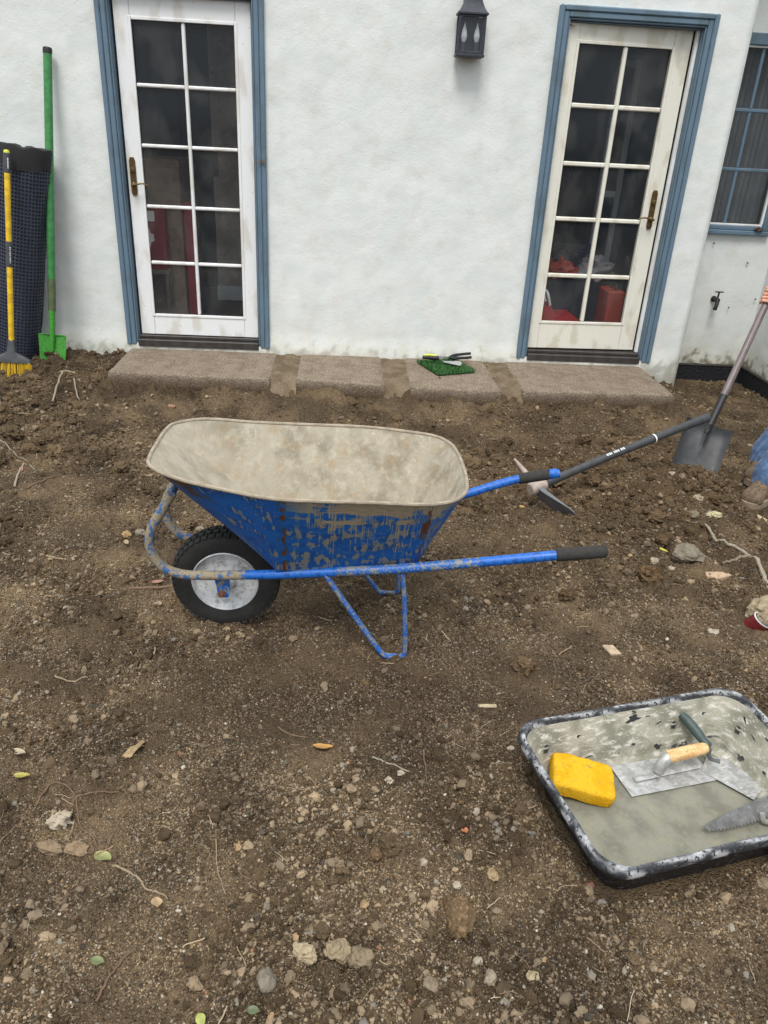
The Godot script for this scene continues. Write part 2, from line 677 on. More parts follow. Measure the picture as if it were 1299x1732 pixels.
func gravel() -> void:
	var kinds := []
	for k in 7:
		var mb := Mb.new()
		mb.rock(100 + k, Vector3(1.0, [0.75, 0.6, 0.85, 0.7, 0.55, 0.8, 0.65][k], [0.8, 0.9, 0.75, 1.0, 0.7, 0.85, 0.9][k]), Transform3D(), 1 if k < 4 else 2, 0.5, [60.0, 25.0, 50.0, 30.0, 28.0, 55.0, 22.0][k], null, 1.0)
		var m := ArrayMesh.new()
		mb.surface(m, mats.pebble if k % 3 else mats.clod)
		kinds.append(m)
	var xs := []
	var cs := []
	for k in 7:
		xs.append([])
		cs.append(PackedColorArray())
	var total := 860000
	for i in total:
		var p := spot()
		var r := rough_at(p.x, p.y)
		var dens := clampf(0.42 + 0.6 * r + 1.1 * n_mask.get_noise_2d(p.x * 2.1 + 40.0, p.y * 2.1), 0.10, 1.0)
		if rng.randf() > dens: continue
		var u := rng.randf()
		var size := 0.0018 * pow(u, -0.35)
		if size > 0.005: size *= 0.5 + 0.55 * clampf(r + 0.5 * n_tone.get_noise_2d(p.x * 1.5 + 80.0, p.y * 1.5), 0.0, 1.0)
		size = minf(size, 0.017)
		if size > 0.0028 and kept_clear(p.x, p.y): continue
		var k := rng.randi_range(0, 3) if size < 0.006 else rng.randi_range(0, 6)
		var col := soil_tone(p.x, p.y) * rng.randf_range(0.62, 1.4)
		var q := rng.randf()
		if size < 0.013:
			if q < (0.022 if size < 0.005 else 0.016): col = Color(0.50, 0.45, 0.36) * rng.randf_range(0.7, 1.2)
			elif q < 0.085: col = Color(0.31, 0.27, 0.21) * rng.randf_range(0.7, 1.2)
			elif q < 0.115: col = Color(0.38, 0.26, 0.14) * rng.randf_range(0.7, 1.1)
			elif q < 0.120: col = Color(0.34, 0.17, 0.10) * rng.randf_range(0.7, 1.1)
			elif q < 0.16: col = Color(0.20, 0.18, 0.155) * rng.randf_range(0.8, 1.2)
		col.a = 1.0
		var b := Basis.from_euler(Vector3(rng.randf_range(-0.6, 0.6), rng.randf() * TAU, rng.randf_range(-0.6, 0.6))).scaled(Vector3.ONE * size)
		xs[k].append(Transform3D(b, Vector3(p.x, ground_y(p.x, p.y) + size * rng.randf_range(-0.05, 0.55), p.y)))
		cs[k].append(col)
	for k in 7: scatter("gravel", kinds[k], xs[k], cs[k])
	# larger clods of soil heaped where the digging is
	xs = [[], [], []]
	cs = [PackedColorArray(), PackedColorArray(), PackedColorArray()]
	var clods := []
	for k in 3:
		var mb := Mb.new()
		mb.rock(300 + k * 3, Vector3(1.0, 0.72, 0.85), Transform3D(), 3, 0.45, 60.0, null, 1.5)
		var m := ArrayMesh.new()
		mb.surface(m, mats.clod)
		clods.append(m)
	for i in 34000:
		var p := spot()
		var r := rough_at(p.x, p.y)
		if rng.randf() > r * r * (0.9 if p.y < 2.5 else (0.45 if p.y < 3.1 else 0.30)): continue
		var size := 0.0085 * pow(rng.randf(), -0.36) * (0.5 + 0.6 * r)
		size = minf(size, 0.042 if p.y < 2.4 else 0.03) * (1.0 if p.y < 2.6 else 0.72)
		if kept_clear(p.x, p.y): continue
		var k := rng.randi_range(0, 2)
		var col := soil_tone(p.x, p.y) * rng.randf_range(0.85, 1.25)
		col.a = 1.0
		xs[k].append(Transform3D(Basis.from_euler(Vector3(rng.randf_range(-0.5, 0.5), rng.randf() * TAU, rng.randf_range(-0.5, 0.5))).scaled(Vector3.ONE * size), Vector3(p.x, ground_y(p.x, p.y) + size * rng.randf_range(-0.1, 0.35), p.y)))
		cs[k].append(col)
	for k in 3: scatter("gravel", clods[k], xs[k], cs[k])
	# dry rootlets and bits of straw
	for k in 4:
		var mb := Mb.new()
		var pts := []
		for i in 6: pts.append(Vector3(i * 0.2 - 0.5, 0.03 + 0.04 * absf(sin(i * 1.7 + k)), (0.06 if k < 3 else 0.02) * sin(i * (0.5 + 0.25 * k) + k)))
		mb.tube(smooth_path(pts, 3), 0.012 if k < 3 else 0.03, 5)
		var m := ArrayMesh.new()
		mb.surface(m, mats.straw)
		var tx := []
		var tc := PackedColorArray()
		for i in 420:
			var p := spot()
			if rng.randf() > 0.35 + 0.6 * rough_at(p.x, p.y): continue
			var l := rng.randf_range(0.012, 0.05) * (1.6 if rng.randf() < 0.12 else 1.0)
			var col: Color = [Color(0.36, 0.28, 0.18), Color(0.45, 0.37, 0.25), Color(0.22, 0.15, 0.09), Color(0.28, 0.18, 0.11)][rng.randi_range(0, 3)]
			tx.append(Transform3D(Basis.from_euler(Vector3(rng.randf_range(-0.3, 0.3), rng.randf() * TAU, rng.randf_range(-0.3, 0.3))).scaled(Vector3.ONE * l), Vector3(p.x, ground_y(p.x, p.y) + 0.004, p.y)))
			tc.append(col)
		scatter("plant_litter", m, tx, tc)


func S(r: int, g: int, b: int) -> Color:
	return Color(r / 255.0, g / 255.0, b / 255.0)


func make_textures() -> void:
	var sz := Vector2i(1024, 1024)
	var hs := Vector2i(512, 512)
	var one := Vector2.ONE
	# stucco: faint tone drift and scattered dark specks
	tex.stucco = layered(sz, S(240, 240, 239), [
		[1, 0.004, 4, one, 0.35, 0.75, S(230, 233, 233), 0.6],
		[2, 0.010, 4, Vector2(1.2, 1), 0.55, 0.85, S(238, 231, 229), 0.5],
		[3, 0.11, 2, one, 0.93, 0.97, S(120, 112, 104), 0.7],
		[4, 0.045, 3, Vector2(1, 1.6), 0.93, 0.96, S(110, 104, 98), 0.8],
		[5, 0.004, 3, one, 0.972, 0.992, S(196, 194, 190), 0.5, true],
		[6, 0.006, 5, Vector2(1, 1.2), 0.55, 0.95, S(226, 222, 217), 0.5]])
	var f1 := noise_bytes(sz, 7, 0.010, 6, Vector2(1.1, 1.0))
	var f2 := noise_bytes(sz, 8, 0.04, 5, Vector2(1.15, 1.0))
	var f3 := noise_bytes(sz, 9, 0.012, 3, Vector2(1.25, 1.0), FastNoiseLite.TYPE_SIMPLEX_SMOOTH, true)
	var f4 := noise_bytes(sz, 10, 0.09, 2)
	var out := PackedByteArray()
	out.resize(1024 * 1024)
	for i in 1024 * 1024:
		var v := f1[i] * 0.36 + f2[i] * 0.26 + f4[i] * 0.22
		if f3[i] > 185: v += (f3[i] - 185) * 0.5
		out[i] = clampi(int(v), 0, 255)
	tex.stucco_b = gray_tex(out, sz)
	# soil
	tex.soil = layered(sz, S(215, 213, 210), [
		[21, 0.02, 4, one, 0.45, 0.75, S(255, 250, 240), 0.8],
		[22, 0.06, 3, one, 0.25, 0.5, S(150, 145, 140), 0.0],
		[23, 0.09, 3, one, 0.56, 0.78, S(255, 252, 246), 0.8],
		[24, 0.08, 3, one, 0.22, 0.45, S(120, 112, 104), 0.5],
		[25, 0.16, 2, one, 0.74, 0.8, S(255, 255, 255), 1.0]])
	f1 = noise_bytes(sz, 26, 0.03, 5)
	f2 = noise_bytes(sz, 27, 0.055, 1, one, FastNoiseLite.TYPE_CELLULAR)
	f3 = noise_bytes(sz, 28, 0.13, 1, one, FastNoiseLite.TYPE_CELLULAR)
	for i in 1024 * 1024: out[i] = clampi(int(f1[i] * 0.42 + (255 - f2[i]) * 0.34 + (255 - f3[i]) * 0.22), 0, 255)
	tex.soil_b = gray_tex(out, sz)
	# general purpose
	tex.mottle = layered(hs, S(236, 236, 236), [
		[31, 0.012, 5, one, 0.35, 0.7, S(205, 204, 202), 0.9],
		[32, 0.06, 3, one, 0.6, 0.85, S(255, 255, 255), 0.9],
		[33, 0.12, 2, one, 0.74, 0.82, S(165, 160, 152), 0.7]])
	tex.grain = gray_tex(noise_bytes(hs, 34, 0.07, 4), hs)
	tex.lumps = gray_tex(noise_bytes(hs, 35, 0.02, 5), hs)
	tex.dirty = layered(hs, S(246, 245, 242), [
		[36, 0.01, 4, Vector2(1, 2), 0.45, 0.8, S(222, 216, 205), 0.8],
		[37, 0.05, 4, one, 0.84, 0.92, S(170, 160, 145), 0.5],
		[38, 0.13, 2, one, 0.94, 0.97, S(100, 90, 80), 0.8]])
	# exposed-aggregate slabs
	tex.slab = layered(hs, S(130, 120, 107), [
		[41, 0.008, 4, one, 0.4, 0.7, S(110, 99, 84), 0.85],
		[42, 0.05, 3, one, 0.56, 0.70, S(156, 140, 122), 0.85],
		[43, 0.06, 3, one, 0.58, 0.70, S(98, 80, 70), 0.8],
		[44, 0.16, 2, one, 0.68, 0.74, S(196, 186, 174), 0.9],
		[45, 0.14, 2, one, 0.70, 0.76, S(72, 64, 58), 0.8]])
	# the wheelbarrow tray, outside: u runs round it from the middle of the front, v from rim to floor
	var ts := Vector2i(2048, 512)
	var n := ts.x * ts.y
	var a1 := noise_bytes(ts, 51, 0.012, 5)
	var drip := FastNoiseLite.new()
	drip.seed = 52
	drip.frequency = 1.0
	drip.fractal_octaves = 5
	drip.fractal_gain = 0.58
	drip.domain_warp_enabled = true
	drip.domain_warp_frequency = 0.6
	drip.domain_warp_amplitude = 0.5
	var a3 := noise_bytes(ts, 53, 0.06, 4)
	var a4 := noise_bytes(ts, 54, 0.02, 4, Vector2(3, 1), FastNoiseLite.TYPE_SIMPLEX_SMOOTH, true)
	var r := PackedFloat32Array()
	var g := PackedFloat32Array()
	var b := PackedFloat32Array()
	r.resize(n)
	g.resize(n)
	b.resize(n)
	var blue := S(20, 90, 168)
	var crust := S(168, 157, 138)
	var rust := S(112, 64, 38)
	for y in ts.y:
		var v := float(y) / ts.y
		for x in ts.x:
			var i := y * ts.x + x
			var u := 22.0 * x / ts.x
			if u > 11.0: u = 22.0 - u
			var p1 := a1[i] / 255.0
			var p2 := 0.5 + 0.62 * drip.get_noise_2d(x / 10.0, y / 95.0)
			var p3 := a3[i] / 255.0
			var c := blue.lerp(S(13, 66, 134), clampf((p1 - 0.4) * 2.0, 0.0, 0.8))
			# thick grey-brown slurry that ran down from the rim along the flat side
			var side := ss(4.7, 5.4, u) * (1.0 - ss(7.3, 8.6, u))
			var edge := 0.04 + 0.16 * side + 0.07 * side * sin(u * 9.0) + 0.5 * (p1 - 0.5)
			var k := 0.0
			if side > 0.02: k = (1.0 - ss(edge - 0.02, edge + 0.03, v)) * side
			# runs that dribbled down from the crust's edge
			var run := maxf(0.0, n_fine.get_noise_1d(x * 0.021) + 0.5 * n_fine.get_noise_1d(x * 0.09 + 90.0) - 0.06) * 1.3 * side
			k = maxf(k, (1.0 - ss(edge + run - 0.03, edge + run + 0.02, v)) * side * ss(0.30, 0.46, p2))
			# splashes and drips
			var want := 0.69 - 0.09 * side + (0.5 - p1) * 0.35 - 0.05 * ss(0.55, 1.0, v) * ss(3.8, 5.0, u) - 0.03 * ss(3.2, 4.6, u)
			k = maxf(k, ss(want, want + 0.06, p2 * 0.75 + p1 * 0.25 + (p3 - 0.5) * 0.2) * (0.6 + 0.4 * p3))
			k = maxf(k, ss(0.76, 0.82, p3) * (0.35 + 0.5 * side))
			k = maxf(k, ss(0.84, 0.97, a4[i] / 255.0) * (0.5 - 0.25 * side))
			c = c.lerp(crust.lerp(S(136, 122, 100), p3), clampf(k, 0.0, 1.0))
			# rust along the folds and at the front of the rim
			var du := minf(absf(u - 4.95), absf(u - 7.05)) * (1.0 + 1.5 * (p1 - 0.5))
			var rk := (1.0 - ss(0.02, 0.09, du)) * ss(0.42, 0.56, p2 * 0.6 + p1 * 0.4)
			rk = maxf(rk, (1.0 - ss(0.05, 0.2, v + (p1 - 0.5) * 0.4)) * (1.0 - ss(2.9, 3.7, u)))
			rk = maxf(rk, (1.0 - ss(0.10, 0.16, absf(u - 7.05))) * (1.0 - ss(0.08, 0.14, absf(v - 0.42 - 0.2 * (p1 - 0.5)))))
			c = c.lerp(rust.lerp(S(66, 42, 32), p3), rk)
			r[i] = c.r
			g[i] = c.g
			b[i] = c.b
	tex.tray_out = to_tex(ts, r, g, b)
	tex.tray_in = layered(sz, S(164, 157, 141), [
		[61, 0.004, 4, one, 0.40, 0.95, S(126, 119, 104), 0.8],
		[62, 0.007, 6, one, 0.50, 1.0, S(150, 126, 96), 0.5],
		[63, 0.012, 6, one, 0.50, 1.0, S(186, 179, 162), 0.6],
		[64, 0.06, 4, one, 0.76, 0.84, S(134, 122, 102), 0.55],
		[65, 0.012, 3, Vector2(1, 1), 0.90, 0.985, S(100, 86, 68), 0.5, true],
		[67, 0.02, 2, Vector2(1, 5), 0.90, 0.98, S(206, 200, 184), 0.5, true],
		[66, 0.11, 2, one, 0.86, 0.93, S(110, 98, 80), 0.6]])
	tex.pipe = layered(hs, S(22, 92, 180), [
		[71, 0.012, 4, one, 0.52, 0.70, S(150, 140, 122), 0.85],
		[72, 0.05, 4, one, 0.60, 0.68, S(150, 140, 122), 0.85],
		[73, 0.09, 3, one, 0.68, 0.74, S(70, 60, 50), 0.7]])
	tex.pipe_clean = layered(hs, S(28, 98, 184), [
		[74, 0.04, 4, one, 0.80, 0.88, S(160, 152, 134), 0.7],
		[75, 0.02, 4, one, 0.5, 0.8, S(14, 66, 136), 0.7]])
	tex.pipe_dirty = layered(hs, S(142, 130, 108), [
		[76, 0.014, 4, one, 0.50, 0.66, S(30, 84, 156), 0.85],
		[77, 0.05, 4, one, 0.6, 0.7, S(110, 98, 80), 0.8]])
	# mortar tub
	tex.tub_in = layered(sz, S(158, 154, 140), [
		[81, 0.004, 6, one, 0.30, 0.78, S(122, 120, 106), 0.95],
		[82, 0.018, 5, Vector2(2.4, 1), 0.52, 0.90, S(206, 204, 196), 0.8],
		[83, 0.04, 4, Vector2(2, 1), 0.66, 0.90, S(214, 214, 208), 0.6],
		[84, 0.007, 6, Vector2(2.2, 1), 0.80, 0.84, S(30, 32, 37), 0.92],
		[85, 0.10, 3, one, 0.80, 0.88, S(98, 94, 82), 0.7],
		[86, 0.02, 3, Vector2(4, 1), 0.90, 0.97, S(76, 76, 84), 0.55, true],
		[87, 0.012, 2, Vector2(7, 1), 0.93, 0.98, S(216, 216, 212), 0.6, true]])
	tex.tub_floor = layered(sz, S(128, 126, 113), [
		[181, 0.005, 6, one, 0.30, 0.80, S(106, 105, 95), 0.9],
		[182, 0.010, 6, one, 0.52, 0.95, S(142, 138, 114), 0.6],
		[183, 0.04, 4, one, 0.76, 0.86, S(100, 100, 88), 0.5],
		[184, 0.016, 3, Vector2(3, 1), 0.92, 0.98, S(176, 174, 158), 0.45, true],
		[186, 0.010, 2, Vector2(1, 8), 0.94, 0.98, S(96, 96, 88), 0.5, true],
		[185, 0.12, 2, one, 0.86, 0.92, S(90, 88, 80), 0.6]])
	tex.tub_rim = layered(hs, S(44, 46, 50), [
		[87, 0.007, 6, Vector2(2.5, 1), 0.38, 0.78, S(190, 191, 192), 0.85],
		[88, 0.05, 4, Vector2(2.5, 1), 0.66, 0.76, S(120, 122, 122), 0.7],
		[89, 0.03, 4, one, 0.66, 0.74, S(24, 25, 30), 0.9]])
	tex.tub_out = layered(hs, S(22, 24, 30), [
		[90, 0.02, 4, Vector2(4, 1), 0.88, 0.93, S(150, 152, 156), 0.6, true],
		[91, 0.07, 3, Vector2(2, 1), 0.70, 0.76, S(140, 140, 140), 0.7]])
	tex.steel = layered(hs, S(176, 176, 174), [
		[92, 0.008, 4, one, 0.3, 0.8, S(146, 146, 144), 0.9],
		[93, 0.02, 4, one, 0.55, 0.9, S(150, 142, 128), 0.7],
		[94, 0.04, 4, Vector2(3, 1), 0.55, 0.9, S(206, 206, 206), 0.7]])
	tex.wood = layered(hs, S(214, 178, 128), [
		[95, 0.03, 4, Vector2(6, 1), 0.45, 0.7, S(190, 148, 96), 0.8],
		[96, 0.08, 3, Vector2(3, 1), 0.66, 0.76, S(140, 100, 62), 0.7]])
	tex.sponge = layered(hs, S(210, 164, 40), [
		[97, 0.006, 4, one, 0.45, 0.72, S(206, 152, 26), 0.9],
		[98, 0.14, 2, one, 0.80, 0.9, S(200, 142, 14), 0.7],
		[99, 0.02, 4, one, 0.62, 0.92, S(156, 134, 72), 0.8]])
	tex.denim = layered(hs, S(62, 84, 114), [
		[101, 0.015, 4, Vector2(1, 2), 0.45, 0.7, S(92, 116, 146), 0.8],
		[102, 0.15, 2, Vector2(1, 2), 0.55, 0.75, S(50, 74, 112), 0.8]])
	tex.leather = layered(hs, S(98, 80, 61), [
		[103, 0.012, 4, one, 0.45, 0.7, S(72, 58, 45), 0.9],
		[104, 0.05, 4, one, 0.6, 0.75, S(142, 122, 98), 0.8]])
	tex.green = layered(hs, S(66, 152, 54), [
		[105, 0.012, 4, one, 0.55, 0.75, S(52, 142, 40), 0.8],
		[106, 0.03, 4, one, 0.66, 0.74, S(74, 84, 40), 0.85],
		[107, 0.11, 2, one, 0.74, 0.8, S(52, 46, 30), 0.9]])
	tex.iron = layered(hs, S(104, 106, 108), [
		[108, 0.01, 4, one, 0.4, 0.7, S(92, 94, 96), 0.8],
		[109, 0.03, 4, one, 0.72, 0.86, S(118, 108, 94), 0.6]])
	tex.rimspots = layered(hs, S(244, 244, 244), [[111, 0.015, 5, one, 0.5, 0.85, S(188, 184, 178), 0.8], [112, 0.06, 3, one, 0.80, 0.88, S(96, 84, 72), 0.9], [113, 0.03, 5, one, 0.72, 0.86, S(150, 138, 122), 0.7]])
	tex.carpet = layered(hs, S(140, 130, 118), [[110, 0.1, 3, one, 0.4, 0.7, S(110, 100, 90), 0.9]])


func make_materials() -> void:
	mats.soil = mat(Color.WHITE, 0.96, {"vc": true, "tex": tex.soil, "bump": tex.soil_b, "relief": 1.5, "tri": 2.3, "spec": 0.25})
	mats.pebble = mat(Color.WHITE, 0.85, {"vc": true, "tex": tex.mottle, "tri": 1.2, "spec": 0.35})
	mats.clod = mat(Color.WHITE, 0.97, {"vc": true, "tex": tex.soil, "bump": tex.soil_b, "relief": 0.3, "tri": 0.8, "spec": 0.2})
	mats.straw = mat(Color.WHITE, 0.8, {"vc": true})
	mats.stucco = mat(S(240, 244, 242), 0.9, {"vc": true, "tex": tex.stucco, "bump": tex.stucco_b, "relief": 0.2, "tri": 0.8, "world": true, "spec": 0.3})
	mats.trim = mat(S(98, 122, 142), 0.55, {"tex": tex.dirty, "tri": 1.3, "bump": tex.lumps, "relief": 0.05})
	mats.white = mat(S(236, 239, 242), 0.45, {"tex": tex.dirty, "tri": 1.1, "bump": tex.lumps, "relief": 0.04})
	mats.cream = mat(S(230, 229, 219), 0.5, {"tex": tex.dirty, "tri": 1.2, "bump": tex.lumps, "relief": 0.04})
	var gl := StandardMaterial3D.new()
	gl.transparency = BaseMaterial3D.TRANSPARENCY_ALPHA
	gl.albedo_color = Color(0.62, 0.68, 0.74, 0.04)
	gl.roughness = 0.03
	gl.metallic_specular = 0.4
	mats.glass = gl
	mats.sill = mat(S(74, 70, 68), 0.5, {"tex": tex.mottle, "tri": 2.0, "metal": 0.3})
	mats.brass = mat(S(118, 98, 62), 0.42, {"tex": tex.mottle, "tri": 6.0, "metal": 0.7})
	mats.room = mat(S(200, 190, 178), 0.9, {"tex": tex.mottle, "tri": 0.5})
	mats.room_grey = mat(S(54, 57, 66), 0.9)
	mats.grey_cloth = mat(S(130, 130, 134), 0.95)
	mats.baseboard = mat(S(214, 222, 224), 0.5)
	mats.floor = mat(S(120, 108, 98), 0.8, {"tex": tex.carpet, "tri": 1.0})
	mats.dark = mat(S(26, 27, 32), 0.7)
	mats.black = mat(S(34, 34, 36), 0.55, {"tex": tex.mottle, "tri": 4.0})
	mats.paper = mat(S(16, 18, 24), 0.7, {"bump": tex.lumps, "relief": 0.4, "tri": 3.0})
	mats.slab = mat(Color.WHITE, 0.9, {"vc": true, "tex": tex.slab, "bump": tex.grain, "relief": 0.18, "tri": 2.2, "spec": 0.3})
	mats.tray_out = mat(Color.WHITE, 0.5, {"tex": tex.tray_out, "spec": 0.45})
	mats.tray_in = mat(Color.WHITE, 0.9, {"tex": tex.tray_in, "tri": 1.6, "bump": tex.grain, "relief": 0.12, "spec": 0.3})
	mats.tray_lip = mat(S(168, 156, 136), 0.7, {"tex": tex.mottle, "tri": 3.0})
	mats.pipe = mat(Color.WHITE, 0.45, {"tex": tex.pipe, "tri": 4.0})
	mats.pipe_clean = mat(Color.WHITE, 0.4, {"tex": tex.pipe_clean, "tri": 4.0})
	mats.pipe_dirty = mat(Color.WHITE, 0.75, {"tex": tex.pipe_dirty, "tri": 4.0})
	mats.rubber = mat(S(44, 43, 42), 0.8, {"tex": tex.mottle, "tri": 5.0, "bump": tex.grain, "relief": 0.05})
	mats.foam = mat(S(54, 52, 50), 0.9, {"tex": tex.mottle, "tri": 8.0, "bump": tex.grain, "relief": 0.08})
	mats.rimwhite = mat(S(214, 216, 218), 0.5, {"tex": tex.rimspots, "tri": 3.0})
	mats.rust = mat(S(120, 76, 50), 0.85, {"tex": tex.mottle, "tri": 8.0, "bump": tex.grain, "relief": 0.1})
	mats.tub_in = mat(Color.WHITE, 0.85, {"tex": tex.tub_in, "tri": 2.4, "bump": tex.grain, "relief": 0.12, "spec": 0.35})
	mats.tub_floor = mat(Color.WHITE, 0.85, {"tex": tex.tub_floor, "tri": 2.2, "bump": tex.grain, "relief": 0.1, "spec": 0.35})
	mats.tub_rim = mat(Color.WHITE, 0.5, {"tex": tex.tub_rim, "tri": 4.5})
	mats.tub_out = mat(Color.WHITE, 0.4, {"tex": tex.tub_out, "tri": 3.0})
	mats.steel = mat(Color.WHITE, 0.5, {"tex": tex.steel, "tri": 5.0, "metal": 0.35, "bump": tex.lumps, "relief": 0.03})
	mats.wood = mat(Color.WHITE, 0.65, {"tex": tex.wood, "tri": 5.0})
	mats.sponge = mat(Color.WHITE, 0.95, {"tex": tex.sponge, "tri": 4.0, "bump": tex.soil_b, "relief": 0.35, "spec": 0.2})
	mats.green_grip = mat(S(62, 80, 78), 0.55, {"tex": tex.mottle, "tri": 6.0})
	mats.membrane = mat(S(52, 57, 70), 0.5, {"spec": 0.5})
	mats.felt = mat(S(40, 40, 42), 0.95, {"bump": tex.grain, "relief": 0.05, "tri": 4.0})
	mats.shaft_green = mat(S(66, 142, 80), 0.4, {"tex": tex.mottle, "tri": 3.0})
	mats.shaft_olive = mat(S(92, 104, 72), 0.6, {"tex": tex.mottle, "tri": 3.0})
	mats.blade_green = mat(Color.WHITE, 0.55, {"tex": tex.green, "tri": 4.0})
	mats.yellow = mat(S(244, 200, 40), 0.4, {"tex": tex.mottle, "tri": 3.0})
	mats.bristle = mat(S(226, 184, 22), 0.6, {"vc": true})
	mats.dull_steel = mat(S(176, 176, 178), 0.45, {"tex": tex.steel, "tri": 5.0, "metal": 0.4})
	mats.grey_plastic = mat(S(72, 74, 78), 0.55, {"tex": tex.mottle, "tri": 3.0})
	mats.lime = mat(S(206, 214, 70), 0.5)
	mats.mint = mat(S(110, 200, 150), 0.5)
	mats.white_print = mat(S(220, 222, 222), 0.5)
	mats.iron = mat(Color.WHITE, 0.5, {"tex": tex.iron, "tri": 4.0, "metal": 0.3})
	mats.charcoal = mat(S(66, 67, 69), 0.5, {"tex": tex.mottle, "tri": 3.0, "metal": 0.3})
	# film of dust and splashed specks that has dried on the glass
	var dn := noise_bytes(Vector2i(512, 512), 191, 0.008, 5)
	var dm := noise_bytes(Vector2i(512, 512), 192, 0.11, 3)
	var db := PackedByteArray()
	db.resize(512 * 512 * 4)
	for i in 512 * 512:
		var a := 0.05 * ss(0.35, 0.9, dn[i] / 255.0) + 0.5 * ss(0.85, 0.95, dm[i] / 255.0) * ss(0.35, 0.75, dn[i] / 255.0)
		db[i * 4] = 190
		db[i * 4 + 1] = 188
		db[i * 4 + 2] = 180
		db[i * 4 + 3] = int(a * 255.0)
	var dust := mat(Color.WHITE, 0.95)
	dust.albedo_texture = ImageTexture.create_from_image(Image.create_from_data(512, 512, false, Image.FORMAT_RGBA8, db))
	dust.transparency = BaseMaterial3D.TRANSPARENCY_ALPHA
	dust.metallic_specular = 0.0
	mats.dust = dust
	mats.fiberglass = mat(S(70, 72, 74), 0.5, {"tex": tex.mottle, "tri": 3.0})
	mats.pale_iron = mat(S(172, 156, 146), 0.7, {"tex": tex.mottle, "tri": 5.0})
	mats.shaft_grey = mat(S(124, 112, 112), 0.45, {"tex": tex.mottle, "tri": 3.0})
	mats.turf = mat(S(40, 92, 36), 0.9, {"tex": tex.mottle, "tri": 6.0})
	mats.blade_turf = mat(Color.WHITE, 0.7, {"vc": true})
	mats.denim = mat(Color.WHITE, 0.9, {"tex": tex.denim, "tri": 5.0, "bump": tex.grain, "relief": 0.05, "rim": 0.2})
	mats.leather = mat(Color.WHITE, 0.85, {"tex": tex.leather, "tri": 5.0, "bump": tex.grain, "relief": 0.05})
	mats.sole = mat(S(146, 128, 108), 0.9, {"tex": tex.mottle, "tri": 5.0})
	mats.skin = mat(S(206, 150, 124), 0.55, {"bump": tex.grain, "relief": 0.02, "tri": 8.0})
	mats.shirt = mat(S(70, 74, 80), 0.9, {"bump": tex.grain, "relief": 0.05, "tri": 5.0})
	mats.hair = mat(S(58, 44, 34), 0.8)
	mats.card = mat(S(132, 112, 92), 0.85, {"tex": tex.mottle, "tri": 2.0})
	mats.red = mat(S(128, 38, 42), 0.5)
	mats.can_red = mat(S(118, 34, 38), 0.5, {"tex": tex.mottle, "tri": 6.0})
	mats.toy_red = mat(S(160, 34, 32), 0.35)
	mats.orange = mat(S(158, 62, 40), 0.6)
	mats.lamp = mat(S(62, 66, 76), 0.5, {"tex": tex.mottle, "tri": 5.0, "metal": 0.2})
	var bulb := mat(S(186, 188, 190), 0.3)
	mats.bulb = bulb
	mats.stone = mat(S(190, 184, 174), 0.9, {"vc": true, "tex": tex.mottle, "tri": 5.0, "bump": tex.lumps, "relief": 0.25, "spec": 0.3})
	mats.leaf = mat(Color.WHITE, 0.6, {"vc": true})
	mats.twig_brown = mat(S(120, 88, 60), 0.9)
	mats.twig = mat(S(225, 222, 214), 0.85, {"vc": true, "tex": tex.mottle, "tri": 10.0})


# ---------- the house ----------
func wall_panel(mb: Mb, x0: float, x1: float, y0: float, y1: float, z: float, dirt: bool, out := 1.0, swap := false) -> void:
	# a sheet of hand-trowelled stucco in the plane z (or x, swapped), gently uneven
	var nx := maxi(1, int((x1 - x0) / 0.016))
	var ny := maxi(1, int((y1 - y0) / 0.016))
	var vs := PackedVector3Array()
	var cs := PackedColorArray()
	for j in ny + 1:
		for i in nx + 1:
			var x := lerpf(x0, x1, float(i) / nx)
			var y := lerpf(y0, y1, float(j) / ny)
			var d := 0.006 * n_big.get_noise_3d(x * 2.2, y * 2.2, z) + 0.0013 * n_mid.get_noise_3d(x * 0.9, y * 1.5, z) + 0.0007 * n_mid.get_noise_3d(x * 4.0, y * 5.0, z)
			if not swap: d += 0.02 * ss(0.12, -0.05, y) * ss(2.5, 2.3, x)
			# rounded return at the outer corner
			if not swap and z == 0.0: d -= 0.028 * pow(ss(2.412, 2.452, x), 2.0)
			var s := 0.0
			var warm := 0.0
			if dirt:
				warm = ss(0.16, -0.1, y + 0.12 * n_mid.get_noise_2d(x * 1.2, y * 2.0)) * 0.55
				warm += 0.25 * ss(0.7, 0.0, y) * clampf(0.4 + n_tone.get_noise_2d(x * 2.0, y * 0.4), 0.0, 1.0)
				var low := -0.02 if not swap and z == 0.0 else -0.08
				var moss := ss(low + 0.03, low - 0.05, y + 0.16 * n_mid.get_noise_2d(x * 2.5 + 7.0, y * 2.5))
				s = 0.85 * moss * (1.0 if swap or z < 0.0 else 0.45)
			cs.append(Color(0.93, 0.93, 0.93).lerp(Color(0.74, 0.70, 0.60), clampf(warm, 0.0, 1.0)).lerp(Color(0.20, 0.165, 0.11), s))
			vs.append(Vector3(z + out * d, y, x) if swap else Vector3(x, y, z + out * d))
	var ix := PackedInt32Array()
	for j in ny:
		for i in nx:
			var a := j * (nx + 1) + i
			ix.append_array([a, a + 1, a + nx + 2, a, a + nx + 2, a + nx + 1])
	mb.add(vs, ix, 60.0, Vector3(out, 0, 0) if swap else Vector3(0, 0, out), PackedVector2Array(), cs)


func bar(mb: Mb, x0: float, x1: float, y0: float, y1: float, z0: float, z1: float, bevel := 0.003, col = null) -> void:
	mb.box(Vector3(x1 - x0, y1 - y0, z1 - z0), Transform3D(Basis(), Vector3((x0 + x1) / 2, (y0 + y1) / 2, (z0 + z1) / 2)), bevel, col)


